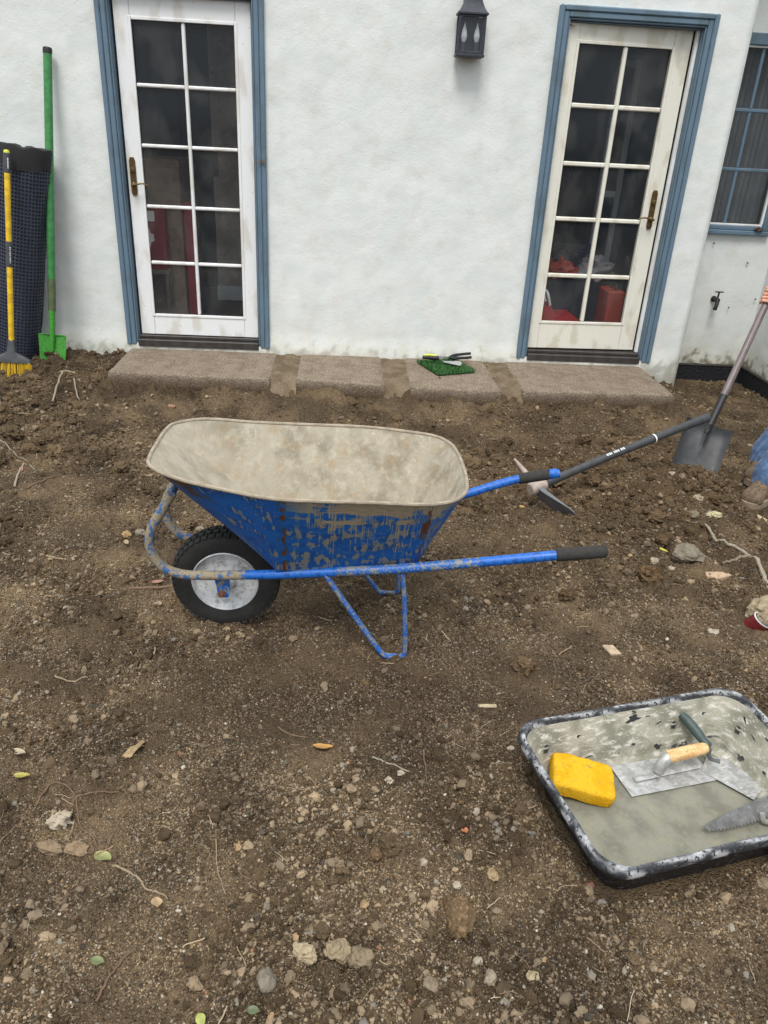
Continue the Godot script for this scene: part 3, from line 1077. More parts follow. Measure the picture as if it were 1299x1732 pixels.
func piece(called: String, x0: float, x1: float, y0: float, y1: float, z0: float, z1: float, m: Material, parent: Node3D, bevel := 0.003) -> MeshInstance3D:
	var mb := Mb.new()
	bar(mb, x0, x1, y0, y1, z0, z1, bevel)
	return part(called, mb, m, parent)


func casing(h: Node3D, x0: float, x1: float, top: float) -> void:
	# moulded blue trim round a door, with the jamb behind it
	var mb := Mb.new()
	var jm := Mb.new()
	for s in [[x0, 1.0], [x1, -1.0]]:
		var e: float = s[0]
		var d: float = s[1]
		bar(mb, minf(e, e + d * 0.03), maxf(e, e + d * 0.03), 0.0, top, -0.01, 0.030, 0.006)
		bar(mb, minf(e + d * 0.0305, e + d * 0.062), maxf(e + d * 0.0305, e + d * 0.062), 0.0, top - 0.0305, -0.01, 0.023, 0.005)
		bar(mb, minf(e + d * 0.0625, e + d * 0.074), maxf(e + d * 0.0625, e + d * 0.074), 0.0, top - 0.063, -0.01, 0.014, 0.004)
		bar(jm, minf(e + d * 0.05, e + d * 0.078), maxf(e + d * 0.05, e + d * 0.078), 0.0, top - 0.07, -0.16, -0.0105, 0.003)
	bar(mb, x0 + 0.0305, x1 - 0.0305, top - 0.03, top, -0.01, 0.0295, 0.006)
	bar(mb, x0 + 0.0625, x1 - 0.0625, top - 0.062, top - 0.0305, -0.01, 0.0225, 0.005)
	bar(mb, x0 + 0.0745, x1 - 0.0745, top - 0.074, top - 0.0625, -0.01, 0.0135, 0.004)
	bar(jm, x0 + 0.079, x1 - 0.079, top - 0.082, top - 0.0745, -0.16, -0.0105, 0.003)
	part("door_casing", mb, mats.trim, h)
	part("door_jamb", jm, mats.trim, h)


func french_door(h: Node3D, w: float, top: float, glass: Array, vx: float, hy: Array, m: Material, mw: float) -> Node3D:
	# local x from the hinge or left edge, y from 0; glass = [x0, x1, y0, y1]
	var d := Node3D.new()
	d.name = "french_door"
	h.add_child(d, true)
	var t0 := -0.022
	var t1 := 0.022
	piece("stile", 0.0, glass[0], 0.0, top, t0, t1, m, d)
	piece("stile", glass[1], w, 0.0, top, t0, t1, m, d)
	piece("rail", glass[0] + 0.0005, glass[1] - 0.0005, 0.0, glass[2], t0, t1 - 0.0015, m, d)
	piece("rail", glass[0] + 0.0005, glass[1] - 0.0005, glass[3], top, t0, t1 - 0.0015, m, d)
	# glazing bead round the opening
	var bd := Mb.new()
	bar(bd, glass[0] - 0.012, glass[0] + 0.007, glass[2] - 0.012, glass[3] + 0.012, t1 - 0.004, t1 + 0.004, 0.003)
	bar(bd, glass[1] - 0.007, glass[1] + 0.012, glass[2] - 0.012, glass[3] + 0.012, t1 - 0.004, t1 + 0.004, 0.003)
	bar(bd, glass[0] + 0.0075, glass[1] - 0.0075, glass[2] - 0.012, glass[2] + 0.007, t1 - 0.004, t1 + 0.0035, 0.003)
	bar(bd, glass[0] + 0.0075, glass[1] - 0.0075, glass[3] - 0.007, glass[3] + 0.012, t1 - 0.004, t1 + 0.0035, 0.003)
	part("glazing_bead", bd, m, d)
	piece("muntin", vx - mw / 2, vx + mw / 2, glass[2] + 0.0075, glass[3] - 0.0075, -0.012, 0.0185, m, d, 0.006)
	for y in hy:
		piece("muntin", glass[0] + 0.0075, vx - mw / 2 - 0.0003, y - mw / 2, y + mw / 2, -0.012, 0.017, m, d, 0.006)
		piece("muntin", vx + mw / 2 + 0.0003, glass[1] - 0.0075, y - mw / 2, y + mw / 2, -0.012, 0.017, m, d, 0.006)
	var ys := [glass[2]]
	ys.append_array(hy)
	ys.append(glass[3])
	for j in ys.size() - 1:
		for c in [[glass[0], vx], [vx, glass[1]]]:
			var mb := Mb.new()
			var q := PackedVector3Array([Vector3(c[0] + 0.002, ys[j] + 0.002, 0.001), Vector3(c[1] - 0.002, ys[j] + 0.002, 0.001), Vector3(c[1] - 0.002, ys[j + 1] - 0.002, 0.001), Vector3(c[0] + 0.002, ys[j + 1] - 0.002, 0.001)])
			mb.add(q, PackedInt32Array([0, 1, 2, 0, 2, 3]), 0.0, Vector3.BACK)
			part("pane", mb, mats.glass, d)
	var du := Mb.new()
	du.add(PackedVector3Array([Vector3(glass[0], glass[2], 0.0035), Vector3(glass[1], glass[2], 0.0035), Vector3(glass[1], glass[3], 0.0035), Vector3(glass[0], glass[3], 0.0035)]), PackedInt32Array([0, 1, 2, 0, 2, 3]), 0.0, Vector3.BACK, PackedVector2Array([Vector2(0, 1), Vector2(0.6, 1), Vector2(0.6, 0), Vector2(0, 0)] if m == mats.white else [Vector2(0.35, 0.9), Vector2(0.95, 0.9), Vector2(0.95, -0.1), Vector2(0.35, -0.1)]))
	part("dust_film", du, mats.dust, d)
	return d


func door_handle(d: Node3D, x: float, y0: float, y1: float, turn: float) -> void:
	var plate := PackedVector2Array()
	var w := 0.019
	var h := (y1 - y0) / 2
	for p in [[-w * 0.6, -h], [w * 0.6, -h], [w, -h + 0.02], [w, h - 0.02], [w * 0.6, h], [-w * 0.6, h], [-w, h - 0.02], [-w, -h + 0.02]]: plate.append(Vector2(p[0], p[1]))
	var mb := Mb.new()
	mb.slab(plate, 0.006, xf(Vector3(x, (y0 + y1) / 2, 0.026)))
	part("handle_plate", mb, mats.brass, d)
	mb = Mb.new()
	mb.lathe(PackedVector2Array([Vector2(0.017, 0), Vector2(0.017, 0.008), Vector2(0.012, 0.014), Vector2(0.0, 0.015)]), xf(Vector3(x, y1 - 0.075, 0.029), 90), 16)
	part("deadbolt", mb, mats.brass, d)
	mb = Mb.new()
	var by := y0 + 0.065
	mb.lathe(PackedVector2Array([Vector2(0.014, 0), Vector2(0.014, 0.010), Vector2(0.009, 0.014), Vector2(0.008, 0.05), Vector2(0.0, 0.052)]), xf(Vector3(x, by, 0.029), 90), 14)
	mb.tube(smooth_path([Vector3(x, by, 0.072), Vector3(x + turn * 0.03, by + 0.006, 0.076), Vector3(x + turn * 0.065, by + 0.011, 0.074), Vector3(x + turn * 0.092, by + 0.004, 0.07), Vector3(x + turn * 0.104, by - 0.006, 0.068)], 4), [0.008, 0.0075, 0.007, 0.0065, 0.006, 0.0055, 0.005], 8)
	part("handle_lever", mb, mats.brass, d)


func house() -> void:
	var h := thing("stucco_house", "white stucco house with blue door casings and two french doors", "house")
	# front wall, round two door openings
	var mb := Mb.new()
	wall_panel(mb, -3.6, -1.46, -0.3, 3.0, 0.0, true)
	wall_panel(mb, -1.46, -0.54, 2.1, 3.0, 0.0, true)
	wall_panel(mb, -1.46, -0.54, -0.3, 0.012, 0.0, true)
	wall_panel(mb, -0.54, 1.27, -0.3, 3.0, 0.0, true)
	wall_panel(mb, 1.27, 2.19, 2.1, 3.0, 0.0, true)
	wall_panel(mb, 1.27, 2.19, -0.3, 0.012, 0.0, true)
	wall_panel(mb, 2.19, 2.452, -0.3, 3.0, 0.0, true)
	part("front_wall", mb, mats.stucco, h)
	# backing that gives the front wall its thickness
	mb = Mb.new()
	for b in [[-3.6, -1.43, -0.3, 3.0], [-1.43, -0.57, 2.07, 3.0], [-0.57, 1.30, -0.3, 3.0], [1.30, 2.16, 2.07, 3.0], [2.16, 2.40, -0.3, 3.0], [-1.43, -0.57, -0.3, -0.015], [1.30, 2.16, -0.3, -0.015]]:
		bar(mb, b[0], b[1], b[2], b[3], -0.17, -0.03, 0.001)
	part("wall_core", mb, mats.room, h)
	# the corner's return, the set-back wall and the wing at the right
	mb = Mb.new()
	wall_panel(mb, -0.45, -0.027, -0.3, 3.0, 2.452, true, 1.0, true)
	part("corner_return", mb, mats.stucco, h)
	mb = Mb.new()
	wall_panel(mb, 2.3, 2.46, -0.13, 3.0, -0.45, true)
	wall_panel(mb, 2.46, 3.095, -0.13, 0.86, -0.45, true)
	wall_panel(mb, 2.46, 3.095, 2.09, 3.0, -0.45, true)
	wall_panel(mb, 3.095, 3.2, -0.13, 3.0, -0.45, true)
	part("set_back_wall", mb, mats.stucco, h)
	mb = Mb.new()
	wall_panel(mb, -0.46, 1.0, -0.13, 3.0, 3.16, true, -1.0, true)
	part("wing_wall", mb, mats.stucco, h)
	mb = Mb.new()
	bar(mb, 3.19, 3.4, -0.3, 3.0, -0.6, 1.0, 0.002)
	part("wing_core", mb, mats.room, h)
	# black damp-proof paper showing under the plaster
	mb = Mb.new()
	var dp := PackedVector3Array()
	var di := PackedInt32Array()
	for i in 41:
		var x := lerpf(2.43, 3.15, i / 40.0)
		dp.append(Vector3(x, -0.11 + 0.008 * n_fine.get_noise_1d(x * 0.5), -0.436))
		dp.append(Vector3(x, -0.34, -0.425 + 0.006 * n_fine.get_noise_1d(x + 5.0)))
		if i: di.append_array([i * 2 - 2, i * 2, i * 2 + 1, i * 2 - 2, i * 2 + 1, i * 2 - 1])
	mb.add(dp, di, 60.0, Vector3.BACK)
	dp = PackedVector3Array()
	for i in 41:
		var z := lerpf(-0.44, 1.0, i / 40.0)
		dp.append(Vector3(3.143, -0.115 + 0.008 * n_fine.get_noise_1d(z * 0.5 + 3.0), z))
		dp.append(Vector3(3.135, -0.34, z))
	mb.add(dp, di, 60.0, Vector3.LEFT)
	part("damp_proof_paper", mb, mats.paper, h)
	mb = Mb.new()
	bar(mb, 2.455, 3.15, -0.128, -0.112, -0.452, -0.43, 0.004)
	bar(mb, 3.138, 3.165, -0.13, -0.114, -0.43, 1.0, 0.004)
	part("plaster_stop", mb, mats.sill, h)
	# roof, inner walls and floors close the rooms
	mb = Mb.new()
	bar(mb, -3.7, 3.5, 3.0, 3.15, -4.0, 0.03, 0.005)
	part("roof", mb, mats.room, h)
	mb = Mb.new()
	bar(mb, -3.6, 2.40, -0.16, 0.0, -0.62, -0.172, 0.001)
	bar(mb, -3.6, 3.4, -0.16, 0.0, -3.6, -0.621, 0.001)
	part("room_floor", mb, mats.floor, h)
	mb = Mb.new()
	bar(mb, -3.6, 3.4, 0.0, 3.0, -3.75, -3.601, 0.001)
	# unseen opening added in the left side wall to brighten the left room
	bar(mb, -3.75, -3.601, -0.2, 0.75, -3.75, -0.03, 0.001)
	bar(mb, -3.75, -3.601, 2.3, 3.0, -3.75, -0.03, 0.001)
	bar(mb, -3.75, -3.601, 0.751, 2.299, -3.75, -2.9, 0.001)
	bar(mb, -3.75, -3.601, 0.751, 2.299, -0.7, -0.03, 0.001)
	bar(mb, 0.3, 0.42, 0.0, 3.0, -3.6, -0.172, 0.001)
	bar(mb, 3.19, 3.4, -0.3, 3.0, -3.6, -0.601, 0.001)
	part("room_wall", mb, mats.room_grey, h)
	mb = Mb.new()
	bar(mb, -1.10, 0.299, 0.001, 2.999, -1.72, -1.60, 0.006)
	part("room_partition", mb, mats.room, h)
	piece("baseboard", -1.105, 0.298, 0.002, 0.125, -1.599, -1.58, mats.baseboard, h, 0.004)
	mb = Mb.new()
	bar(mb, 2.30, 2.44, 0.001, 2.999, -3.6, -0.47, 0.003)
	part("room_side_wall", mb, mats.room_grey, h)
	# two doors
	casing(h, -1.488, -0.510, 2.13)
	var d := french_door(h, 0.805, 1.99, [0.093, 0.712, 0.135, 1.87], 0.402, [0.48, 0.832, 1.19, 1.525], mats.white, 0.021)
	d.position = Vector3(-1.397, 0.062, -0.055)
	door_handle(d, 0.036, 0.895, 1.12, 1.0)
	piece("threshold", -1.412, -0.586, -0.012, 0.036, -0.13, 0.028, mats.sill, h, 0.004)
	piece("threshold", -1.411, -0.587, 0.0362, 0.058, -0.12, -0.012, mats.sill, h, 0.004)
	casing(h, 1.240, 2.216, 2.132)
	d = french_door(h, 0.802, 1.985, [0.085, 0.692, 0.187, 1.885], 0.392, [0.505, 0.872, 1.21, 1.545], mats.cream, 0.027)
	d.transform = xf(Vector3(1.306, 0.066, -0.052), 0, 3.0, 0)
	d.set_meta("label", "cream french door standing slightly ajar")
	door_handle(d, 0.748, 0.83, 1.075, -1.0)
	piece("threshold", 1.318, 2.138, -0.012, 0.034, -0.13, 0.026, mats.sill, h, 0.004)
	piece("threshold", 1.319, 2.137, 0.0342, 0.056, -0.16, -0.012, mats.sill, h, 0.004)
	var strip := Mb.new()
	bar(strip, 2.118, 2.1375, 0.057, 2.05, -0.075, -0.04, 0.003)
	part("weather_strip", strip, mats.white, h)
	# the window in the set-back wall
	var w := Node3D.new()
	w.name = "window"
	h.add_child(w)
	mb = Mb.new()
	bar(mb, 2.30, 3.092, 2.035, 2.105, -0.46, -0.420, 0.006)
	bar(mb, 2.30, 3.092, 0.852, 0.885, -0.46, -0.412, 0.006)
	bar(mb, 2.30, 3.03, 0.8855, 0.915, -0.46, -0.424, 0.005)
	bar(mb, 3.032, 3.092, 0.8855, 2.0345, -0.46, -0.421, 0.006)
	part("window_frame", mb, mats.trim, w)
	mb = Mb.new()
	bar(mb, 2.30, 3.03, 0.9155, 0.928, -0.458, -0.436, 0.002)
	bar(mb, 3.016, 3.0315, 0.9285, 2.022, -0.458, -0.436, 0.002)
	bar(mb, 2.30, 3.03, 2.0225, 2.0345, -0.458, -0.436, 0.002)
	part("sash", mb, mats.white, w)
	for y in [1.285, 1.655]: piece("muntin", 2.30, 3.0155, y - 0.011, y + 0.011, -0.464, -0.445, mats.trim, w, 0.004)
	for k in 3:
		var y0: float = [0.9285, 1.2965, 1.6665][k]
		var y1: float = [1.2735, 1.6435, 2.022][k]
		for x in [2.47, 2.752]: piece("muntin", x - 0.011, x + 0.011, y0, y1, -0.465, -0.446, mats.trim, w, 0.004)
		var xs := [2.30, 2.459, 2.481, 2.741, 2.763, 3.0155]
		for c in 3:
			mb = Mb.new()
			mb.add(PackedVector3Array([Vector3(xs[c * 2], y0, -0.455), Vector3(xs[c * 2 + 1], y0, -0.455), Vector3(xs[c * 2 + 1], y1, -0.455), Vector3(xs[c * 2], y1, -0.455)]), PackedInt32Array([0, 1, 2, 0, 2, 3]), 0.0, Vector3.BACK)
			part("pane", mb, mats.glass, w)
	# a curtain hangs close behind it
	mb = Mb.new()
	var cv := PackedVector3Array()
	var ci := PackedInt32Array()
	for i in 61:
		var x := lerpf(2.45, 3.15, i / 60.0)
		for y in [0.8, 2.2]: cv.append(Vector3(x, y, -0.60 + 0.022 * sin(x * 42.0) + 0.01 * sin(x * 97.0)))
		if i: ci.append_array([i * 2 - 2, i * 2, i * 2 + 1, i * 2 - 2, i * 2 + 1, i * 2 - 1])
	mb.add(cv, ci, 80.0, Vector3.BACK)
	part("curtain", mb, mat(S(84, 88, 90), 0.9), w)
	# brown leaves caught on the window frame
	mb = Mb.new()
	for i in 9:
		leaf_shape(mb, xf(Vector3(2.985 + rng.randf_range(-0.035, 0.04), 0.895 + rng.randf_range(-0.004, 0.02), -0.408 + rng.randf_range(0, 0.008)), rng.randf_range(-60, 60), rng.randf() * 360, rng.randf_range(-40, 40)), 0.03, 0.011, [Color(0.26, 0.09, 0.04), Color(0.18, 0.08, 0.04), Color(0.32, 0.14, 0.05)][i % 3], 0.3)
	solo("dead_leaves", mb, mats.leaf, "rusty brown dead leaves caught on the blue window sill", "leaves")
	lantern()
	faucet()
	indoors()
	# scraps on the walls: old cobweb clumps and dark spatters
	var bits := [[-1.283, 1.42, -0.03], [-0.548, 1.2, 0.034], [2.70, 0.79, -0.438], [2.99, 0.66, -0.438], [3.12, 0.40, -0.438], [2.93, 0.33, -0.438], [2.56, 0.84, -0.438], [1.322, 2.035, -0.02]]
	for i in bits.size():
		mb = Mb.new()
		for k in 7:
			var p := Vector3(bits[i][0], bits[i][1], bits[i][2])
			var q := p + Vector3(rng.randf_range(-1, 1), rng.randf_range(-0.8, 0.8), 0.12) * (0.035 if i in [1, 7] else 0.009)
			mb.tube(PackedVector3Array([p + (q - p) * 0.1, (p + q) / 2 + Vector3(0, rng.randf_range(-0.006, 0.006), 0.004), q]), 0.0022, 5)
		part("cobweb", mb, mats.twig_brown if i in [1, 7] else mats.dark, h)


func lantern() -> void:
	var o := thing("wall_lantern", "dark metal wall lantern with two candle bulbs between the doors", "lantern", Vector3(0.712, 1.83, 0.0))
	# body tapers slightly towards its foot
	var mb := Mb.new()
	bar(mb, -0.05, 0.05, 0.0, 0.34, 0.004, 0.02, 0.004)
	part("back_plate", mb, mats.lamp, o)
	mb = Mb.new()
	var z0 := 0.02
	var z1 := 0.125
	bar(mb, -0.085, 0.085, -0.004, 0.012, z0, z1 + 0.004, 0.003)
	for s in [-1, 1]:
		bar(mb, s * 0.074 - 0.007, s * 0.074 + 0.007, 0.0122, 0.208, z1 - 0.012, z1, 0.003)
		bar(mb, s * 0.074 - 0.007, s * 0.074 + 0.007, 0.0122, 0.208, z0, z0 + 0.012, 0.003)
	bar(mb, -0.0668, 0.0668, 0.0122, 0.024, z1 - 0.010, z1 - 0.001, 0.002)
	bar(mb, -0.0668, 0.0668, 0.198, 0.208, z1 - 0.010, z1 - 0.001, 0.002)
	bar(mb, -0.09, 0.09, 0.2082, 0.222, z0, z1 + 0.008, 0.003)
	part("cage", mb, mats.lamp, o)
	mb = Mb.new()
	var rings := []
	for q in [[0.084, 0.2222, 0.052], [0.066, 0.245, 0.044], [0.052, 0.275, 0.034], [0.046, 0.31, 0.03], [0.05, 0.325, 0.034], [0.03, 0.345, 0.022]]:
		var zc := (z0 + z1) / 2
		rings.append(PackedVector3Array([Vector3(-q[0], q[1], zc - q[2]), Vector3(q[0], q[1], zc - q[2]), Vector3(q[0], q[1], zc + q[2]), Vector3(-q[0], q[1], zc + q[2])]))
	mb.loft(rings, true, true, 20.0)
	part("hood", mb, mats.lamp, o)
	for s in [-1, 1]:
		mb = Mb.new()
		mb.lathe(PackedVector2Array([Vector2(0.011, 0.012), Vector2(0.011, 0.075)]), xf(Vector3(s * 0.037, 0, 0.07)), 12)
		part("candle_sleeve", mb, mats.lamp, o)
		mb = Mb.new()
		mb.lathe(PackedVector2Array([Vector2(0.010, 0.075), Vector2(0.0165, 0.095), Vector2(0.0175, 0.11), Vector2(0.013, 0.135), Vector2(0.006, 0.155), Vector2(0.002, 0.172), Vector2(0.0, 0.176)]), xf(Vector3(s * 0.037, 0, 0.07)), 16)
		part("candle_bulb", mb, mats.bulb, o)
	for e in [[Vector3(-0.066, 0.024, z1 - 0.006), Vector3(0.066, 0.024, z1 - 0.006), 0.174], [Vector3(-0.076, 0.013, z0 + 0.013), Vector3(-0.076, 0.013, z1 - 0.013), 0.194], [Vector3(0.076, 0.013, z0 + 0.013), Vector3(0.076, 0.013, z1 - 0.013), 0.194]]:
		mb = Mb.new()
		var up := Vector3(0, e[2], 0)
		mb.add(PackedVector3Array([e[0], e[1], e[1] + up, e[0] + up]), PackedInt32Array([0, 1, 2, 0, 2, 3]), 0.0, Vector3.BACK)
		part("pane", mb, mats.glass, o)
	mb = Mb.new()
	bar(mb, -0.07, 0.07, 0.0125, 0.206, z0 + 0.0005, z0 + 0.004, 0.001)
	part("reflector", mb, mats.lamp, o)


func faucet() -> void:
	var o := thing("garden_tap", "small dark garden tap on the set-back wall under the window", "tap", Vector3(2.80, 0.39, -0.445))
	var mb := Mb.new()
	mb.lathe(PackedVector2Array([Vector2(0.022, 0), Vector2(0.022, 0.006), Vector2(0.012, 0.01), Vector2(0.012, 0.05), Vector2(0.018, 0.055), Vector2(0.018, 0.075), Vector2(0.0, 0.078)]), xf(Vector3.ZERO, 90), 14)
	mb.tube(smooth_path([Vector3(0, 0, 0.065), Vector3(-0.004, -0.02, 0.08), Vector3(-0.012, -0.05, 0.088), Vector3(-0.014, -0.066, 0.088)], 4), [0.021, 0.020, 0.018, 0.015], 10)
	part("spout", mb, mats.black, o)
	mb = Mb.new()
	mb.tube(PackedVector3Array([Vector3(0, 0.005, 0.06), Vector3(0.003, 0.06, 0.062)]), 0.007, 8)
	mb.tube(PackedVector3Array([Vector3(-0.028, 0.061, 0.062), Vector3(0.034, 0.061, 0.062)]), 0.005, 8)
	part("tap_handle", mb, mats.black, o)


func indoors() -> void:
	# what shows dimly through the left door
	var o := thing("cardboard_carton", "tall brown cardboard carton behind the left door's glass", "carton", Vector3(-1.47, 0.001, -0.95))
	var mb := Mb.new()
	bar(mb, -0.30, 0.275, 0.0, 1.14, -0.3, 0.3, 0.006)
	part("box_body", mb, mats.card, o)
	mb = Mb.new()
	bar(mb, -0.29, 0.27, 1.1402, 1.152, -0.29, 0.29, 0.003)
	bar(mb, -0.30, 0.28, 1.10, 1.145, 0.3002, 0.306, 0.002)
	part("box_flap", mb, mats.card, o)
	o = thing("red_wrapped_box", "red and white printed box standing before the tall carton", "box", Vector3(-1.42, 0.42, -0.57))
	mb = Mb.new()
	bar(mb, -0.11, 0.13, 0.0, 0.42, -0.04, 0.06, 0.004)
	part("box_body", mb, mats.red, o)
	mb = Mb.new()
	var blob := PackedVector2Array()
	for i in 18: blob.append(Vector2(cos(i * TAU / 18) * (0.055 + 0.012 * sin(i * 2.3)), sin(i * TAU / 18) * (0.06 + 0.012 * cos(i * 1.7))))
	mb.slab(blob, 0.002, xf(Vector3(-0.01, 0.22, 0.0612)))
	bar(mb, -0.10, 0.06, 0.33, 0.40, 0.0602, 0.0615, 0.0004)
	part("white_print", mb, mats.white_print, o)
	o = thing("stool", "low dark stool holding up the printed box indoors", "stool", Vector3(-1.42, 0.001, -0.57))
	mb = Mb.new()
	bar(mb, -0.14, 0.14, 0.385, 0.418, -0.07, 0.075, 0.004)
	part("seat", mb, mats.card, o)
	for sx in [-1, 1]:
		for sz in [-1, 1]:
			mb = Mb.new()
			bar(mb, sx * 0.12 - 0.013, sx * 0.12 + 0.013, 0.0, 0.3848, sz * 0.055 - 0.013, sz * 0.055 + 0.013, 0.003)
			part("leg", mb, mats.card, o)
	mb = Mb.new()
	bar(mb, -1.190, -1.115, 0.002, 0.87, -0.90, -0.70, 0.004)
	solo("red_board", mb, mats.red, "narrow upright red panel beside the tall carton indoors", "board")
	o = thing("wall_cabinet", "dark tall cabinet at the back of the left room", "cabinet", Vector3(-1.36, 0.001, -2.4))
	mb = Mb.new()
	bar(mb, -0.4, 0.22, 0.0, 2.1, -0.2, 0.2, 0.004)
	part("cabinet_body", mb, mats.dark, o)
	mb = Mb.new()
	bar(mb, -0.38, -0.10, 0.05, 2.05, 0.2002, 0.215, 0.004)
	bar(mb, -0.09, 0.2, 0.05, 2.05, 0.2002, 0.215, 0.004)
	part("cabinet_door", mb, mats.black, o)
	o = thing("white_notice_box", "small pale box with a blue mark on the indoor partition", "box", Vector3(-1.13, 1.0, -1.62))
	mb = Mb.new()
	bar(mb, -0.07, 0.08, 0.0, 0.19, -0.05, 0.02, 0.004)
	part("box_body", mb, mats.room_grey, o)
	mb = Mb.new()
	mb.lathe(PackedVector2Array([Vector2(0.03, 0), Vector2(0.03, 0.003), Vector2(0, 0.003)]), xf(Vector3(0.0, 0.1, 0.0202), 90), 16)
	part("blue_mark", mb, mat(S(40, 52, 96), 0.6), o)
	# behind the right door
	o = thing("ride_on_toy_car", "red ride-on toy car on the floor behind the right door", "toy car", Vector3(1.60, 0.001, -0.62))
	mb = Mb.new()
	var rings := []
	for q in [[-0.22, 0.10, 0.18, 0.10], [-0.16, 0.08, 0.26, 0.12], [-0.02, 0.08, 0.27, 0.13], [0.04, 0.08, 0.20, 0.13], [0.16, 0.08, 0.21, 0.12], [0.22, 0.10, 0.17, 0.10]]:
		rings.append(PackedVector3Array([Vector3(q[0], q[1], -q[3]), Vector3(q[0], q[2], -q[3] * 0.85), Vector3(q[0], q[2], q[3] * 0.85), Vector3(q[0], q[1], q[3])]))
	mb.loft(rings, true, true, 30.0)
	part("car_body", mb, mats.toy_red, o)
	for sx in [-0.13, 0.14]:
		for sz in [-1, 1]:
			mb = Mb.new()
			mb.lathe(PackedVector2Array([Vector2(0.02, -0.022), Vector2(0.068, -0.022), Vector2(0.075, -0.012), Vector2(0.075, 0.012), Vector2(0.068, 0.022), Vector2(0.02, 0.022)]), xf(Vector3(sx, 0.075, sz * 0.14), 90), 20)
			part("wheel", mb, mats.black, o)
	mb = Mb.new()
	mb.tube(smooth_path([Vector3(-0.02, 0.27, 0.08), Vector3(-0.05, 0.36, 0.07), Vector3(-0.05, 0.36, -0.07), Vector3(-0.02, 0.27, -0.08)], 4), 0.012, 8)
	part("handlebar", mb, mats.white, o)
	o = thing("red_toolbox", "upright red case on the floor behind the right door", "case", Vector3(2.08, 0.001, -0.62))
	mb = Mb.new()
	bar(mb, -0.07, 0.06, 0.0, 0.40, -0.14, 0.12, 0.012)
	part("case_body", mb, mats.orange, o)
	mb = Mb.new()
	mb.tube(smooth_path([Vector3(0, 0.395, 0.07), Vector3(0, 0.44, 0.05), Vector3(0, 0.44, -0.05), Vector3(0, 0.395, -0.07)], 4), 0.01, 8)
	part("case_handle", mb, mats.black, o)
	o = thing("storage_tote", "dark storage tote heaped with clothes behind the right door", "tote", Vector3(1.85, 0.001, -0.95))
	mb = Mb.new()
	mb.loft([PackedVector3Array([Vector3(-0.25, 0, -0.18), Vector3(0.25, 0, -0.18), Vector3(0.25, 0, 0.18), Vector3(-0.25, 0, 0.18)]), PackedVector3Array([Vector3(-0.28, 0.42, -0.2), Vector3(0.28, 0.42, -0.2), Vector3(0.28, 0.42, 0.2), Vector3(-0.28, 0.42, 0.2)])], true, true, 20.0)
	part("tote_body", mb, mats.dark, o)
	var heaps := [[Vector3(-0.12, 0.46, 0.0), Vector3(0.17, 0.12, 0.16), mats.orange], [Vector3(0.1, 0.5, 0.02), Vector3(0.18, 0.13, 0.16), mats.grey_cloth], [Vector3(0.0, 0.6, -0.03), Vector3(0.2, 0.1, 0.14), mats.dark]]
	for i in 3:
		mb = Mb.new()
		mb.rock(500 + i, heaps[i][1], xf(heaps[i][0]), 3, 0.6, 60.0)
		solo("folded_clothes", mb, heaps[i][2], ["orange cloth on the left of the storage tote indoors", "grey cloth on the right of the storage tote indoors", "dark cloth on top of the storage tote heap indoors"][i], "clothes").position = o.position
	o = thing("yellow_bucket", "small yellow bucket between toy car and red case indoors", "bucket", Vector3(1.85, 0.001, -0.55))
	mb = Mb.new()
	mb.lathe(PackedVector2Array([Vector2(0.045, 0), Vector2(0.06, 0.12), Vector2(0.056, 0.12), Vector2(0.042, 0.006), Vector2(0, 0.006)]), Transform3D(), 20)
	part("bucket_body", mb, mats.yellow, o)
	o = thing("indoor_stand", "pale framed board leaning at the back of the right room", "board", Vector3(2.13, 0.001, -1.5))
	mb = Mb.new()
	bar(mb, -0.03, 0.02, 0.0, 2.0, -0.02, 0.02, 0.004)
	bar(mb, 0.12, 0.165, 0.0, 2.0, -0.02, 0.02, 0.004)
	bar(mb, 0.0205, 0.1195, 1.0, 1.05, -0.015, 0.015, 0.003)
	bar(mb, 0.0205, 0.1195, 1.95, 2.0, -0.015, 0.015, 0.003)
	part("board_frame", mb, mats.baseboard, o)


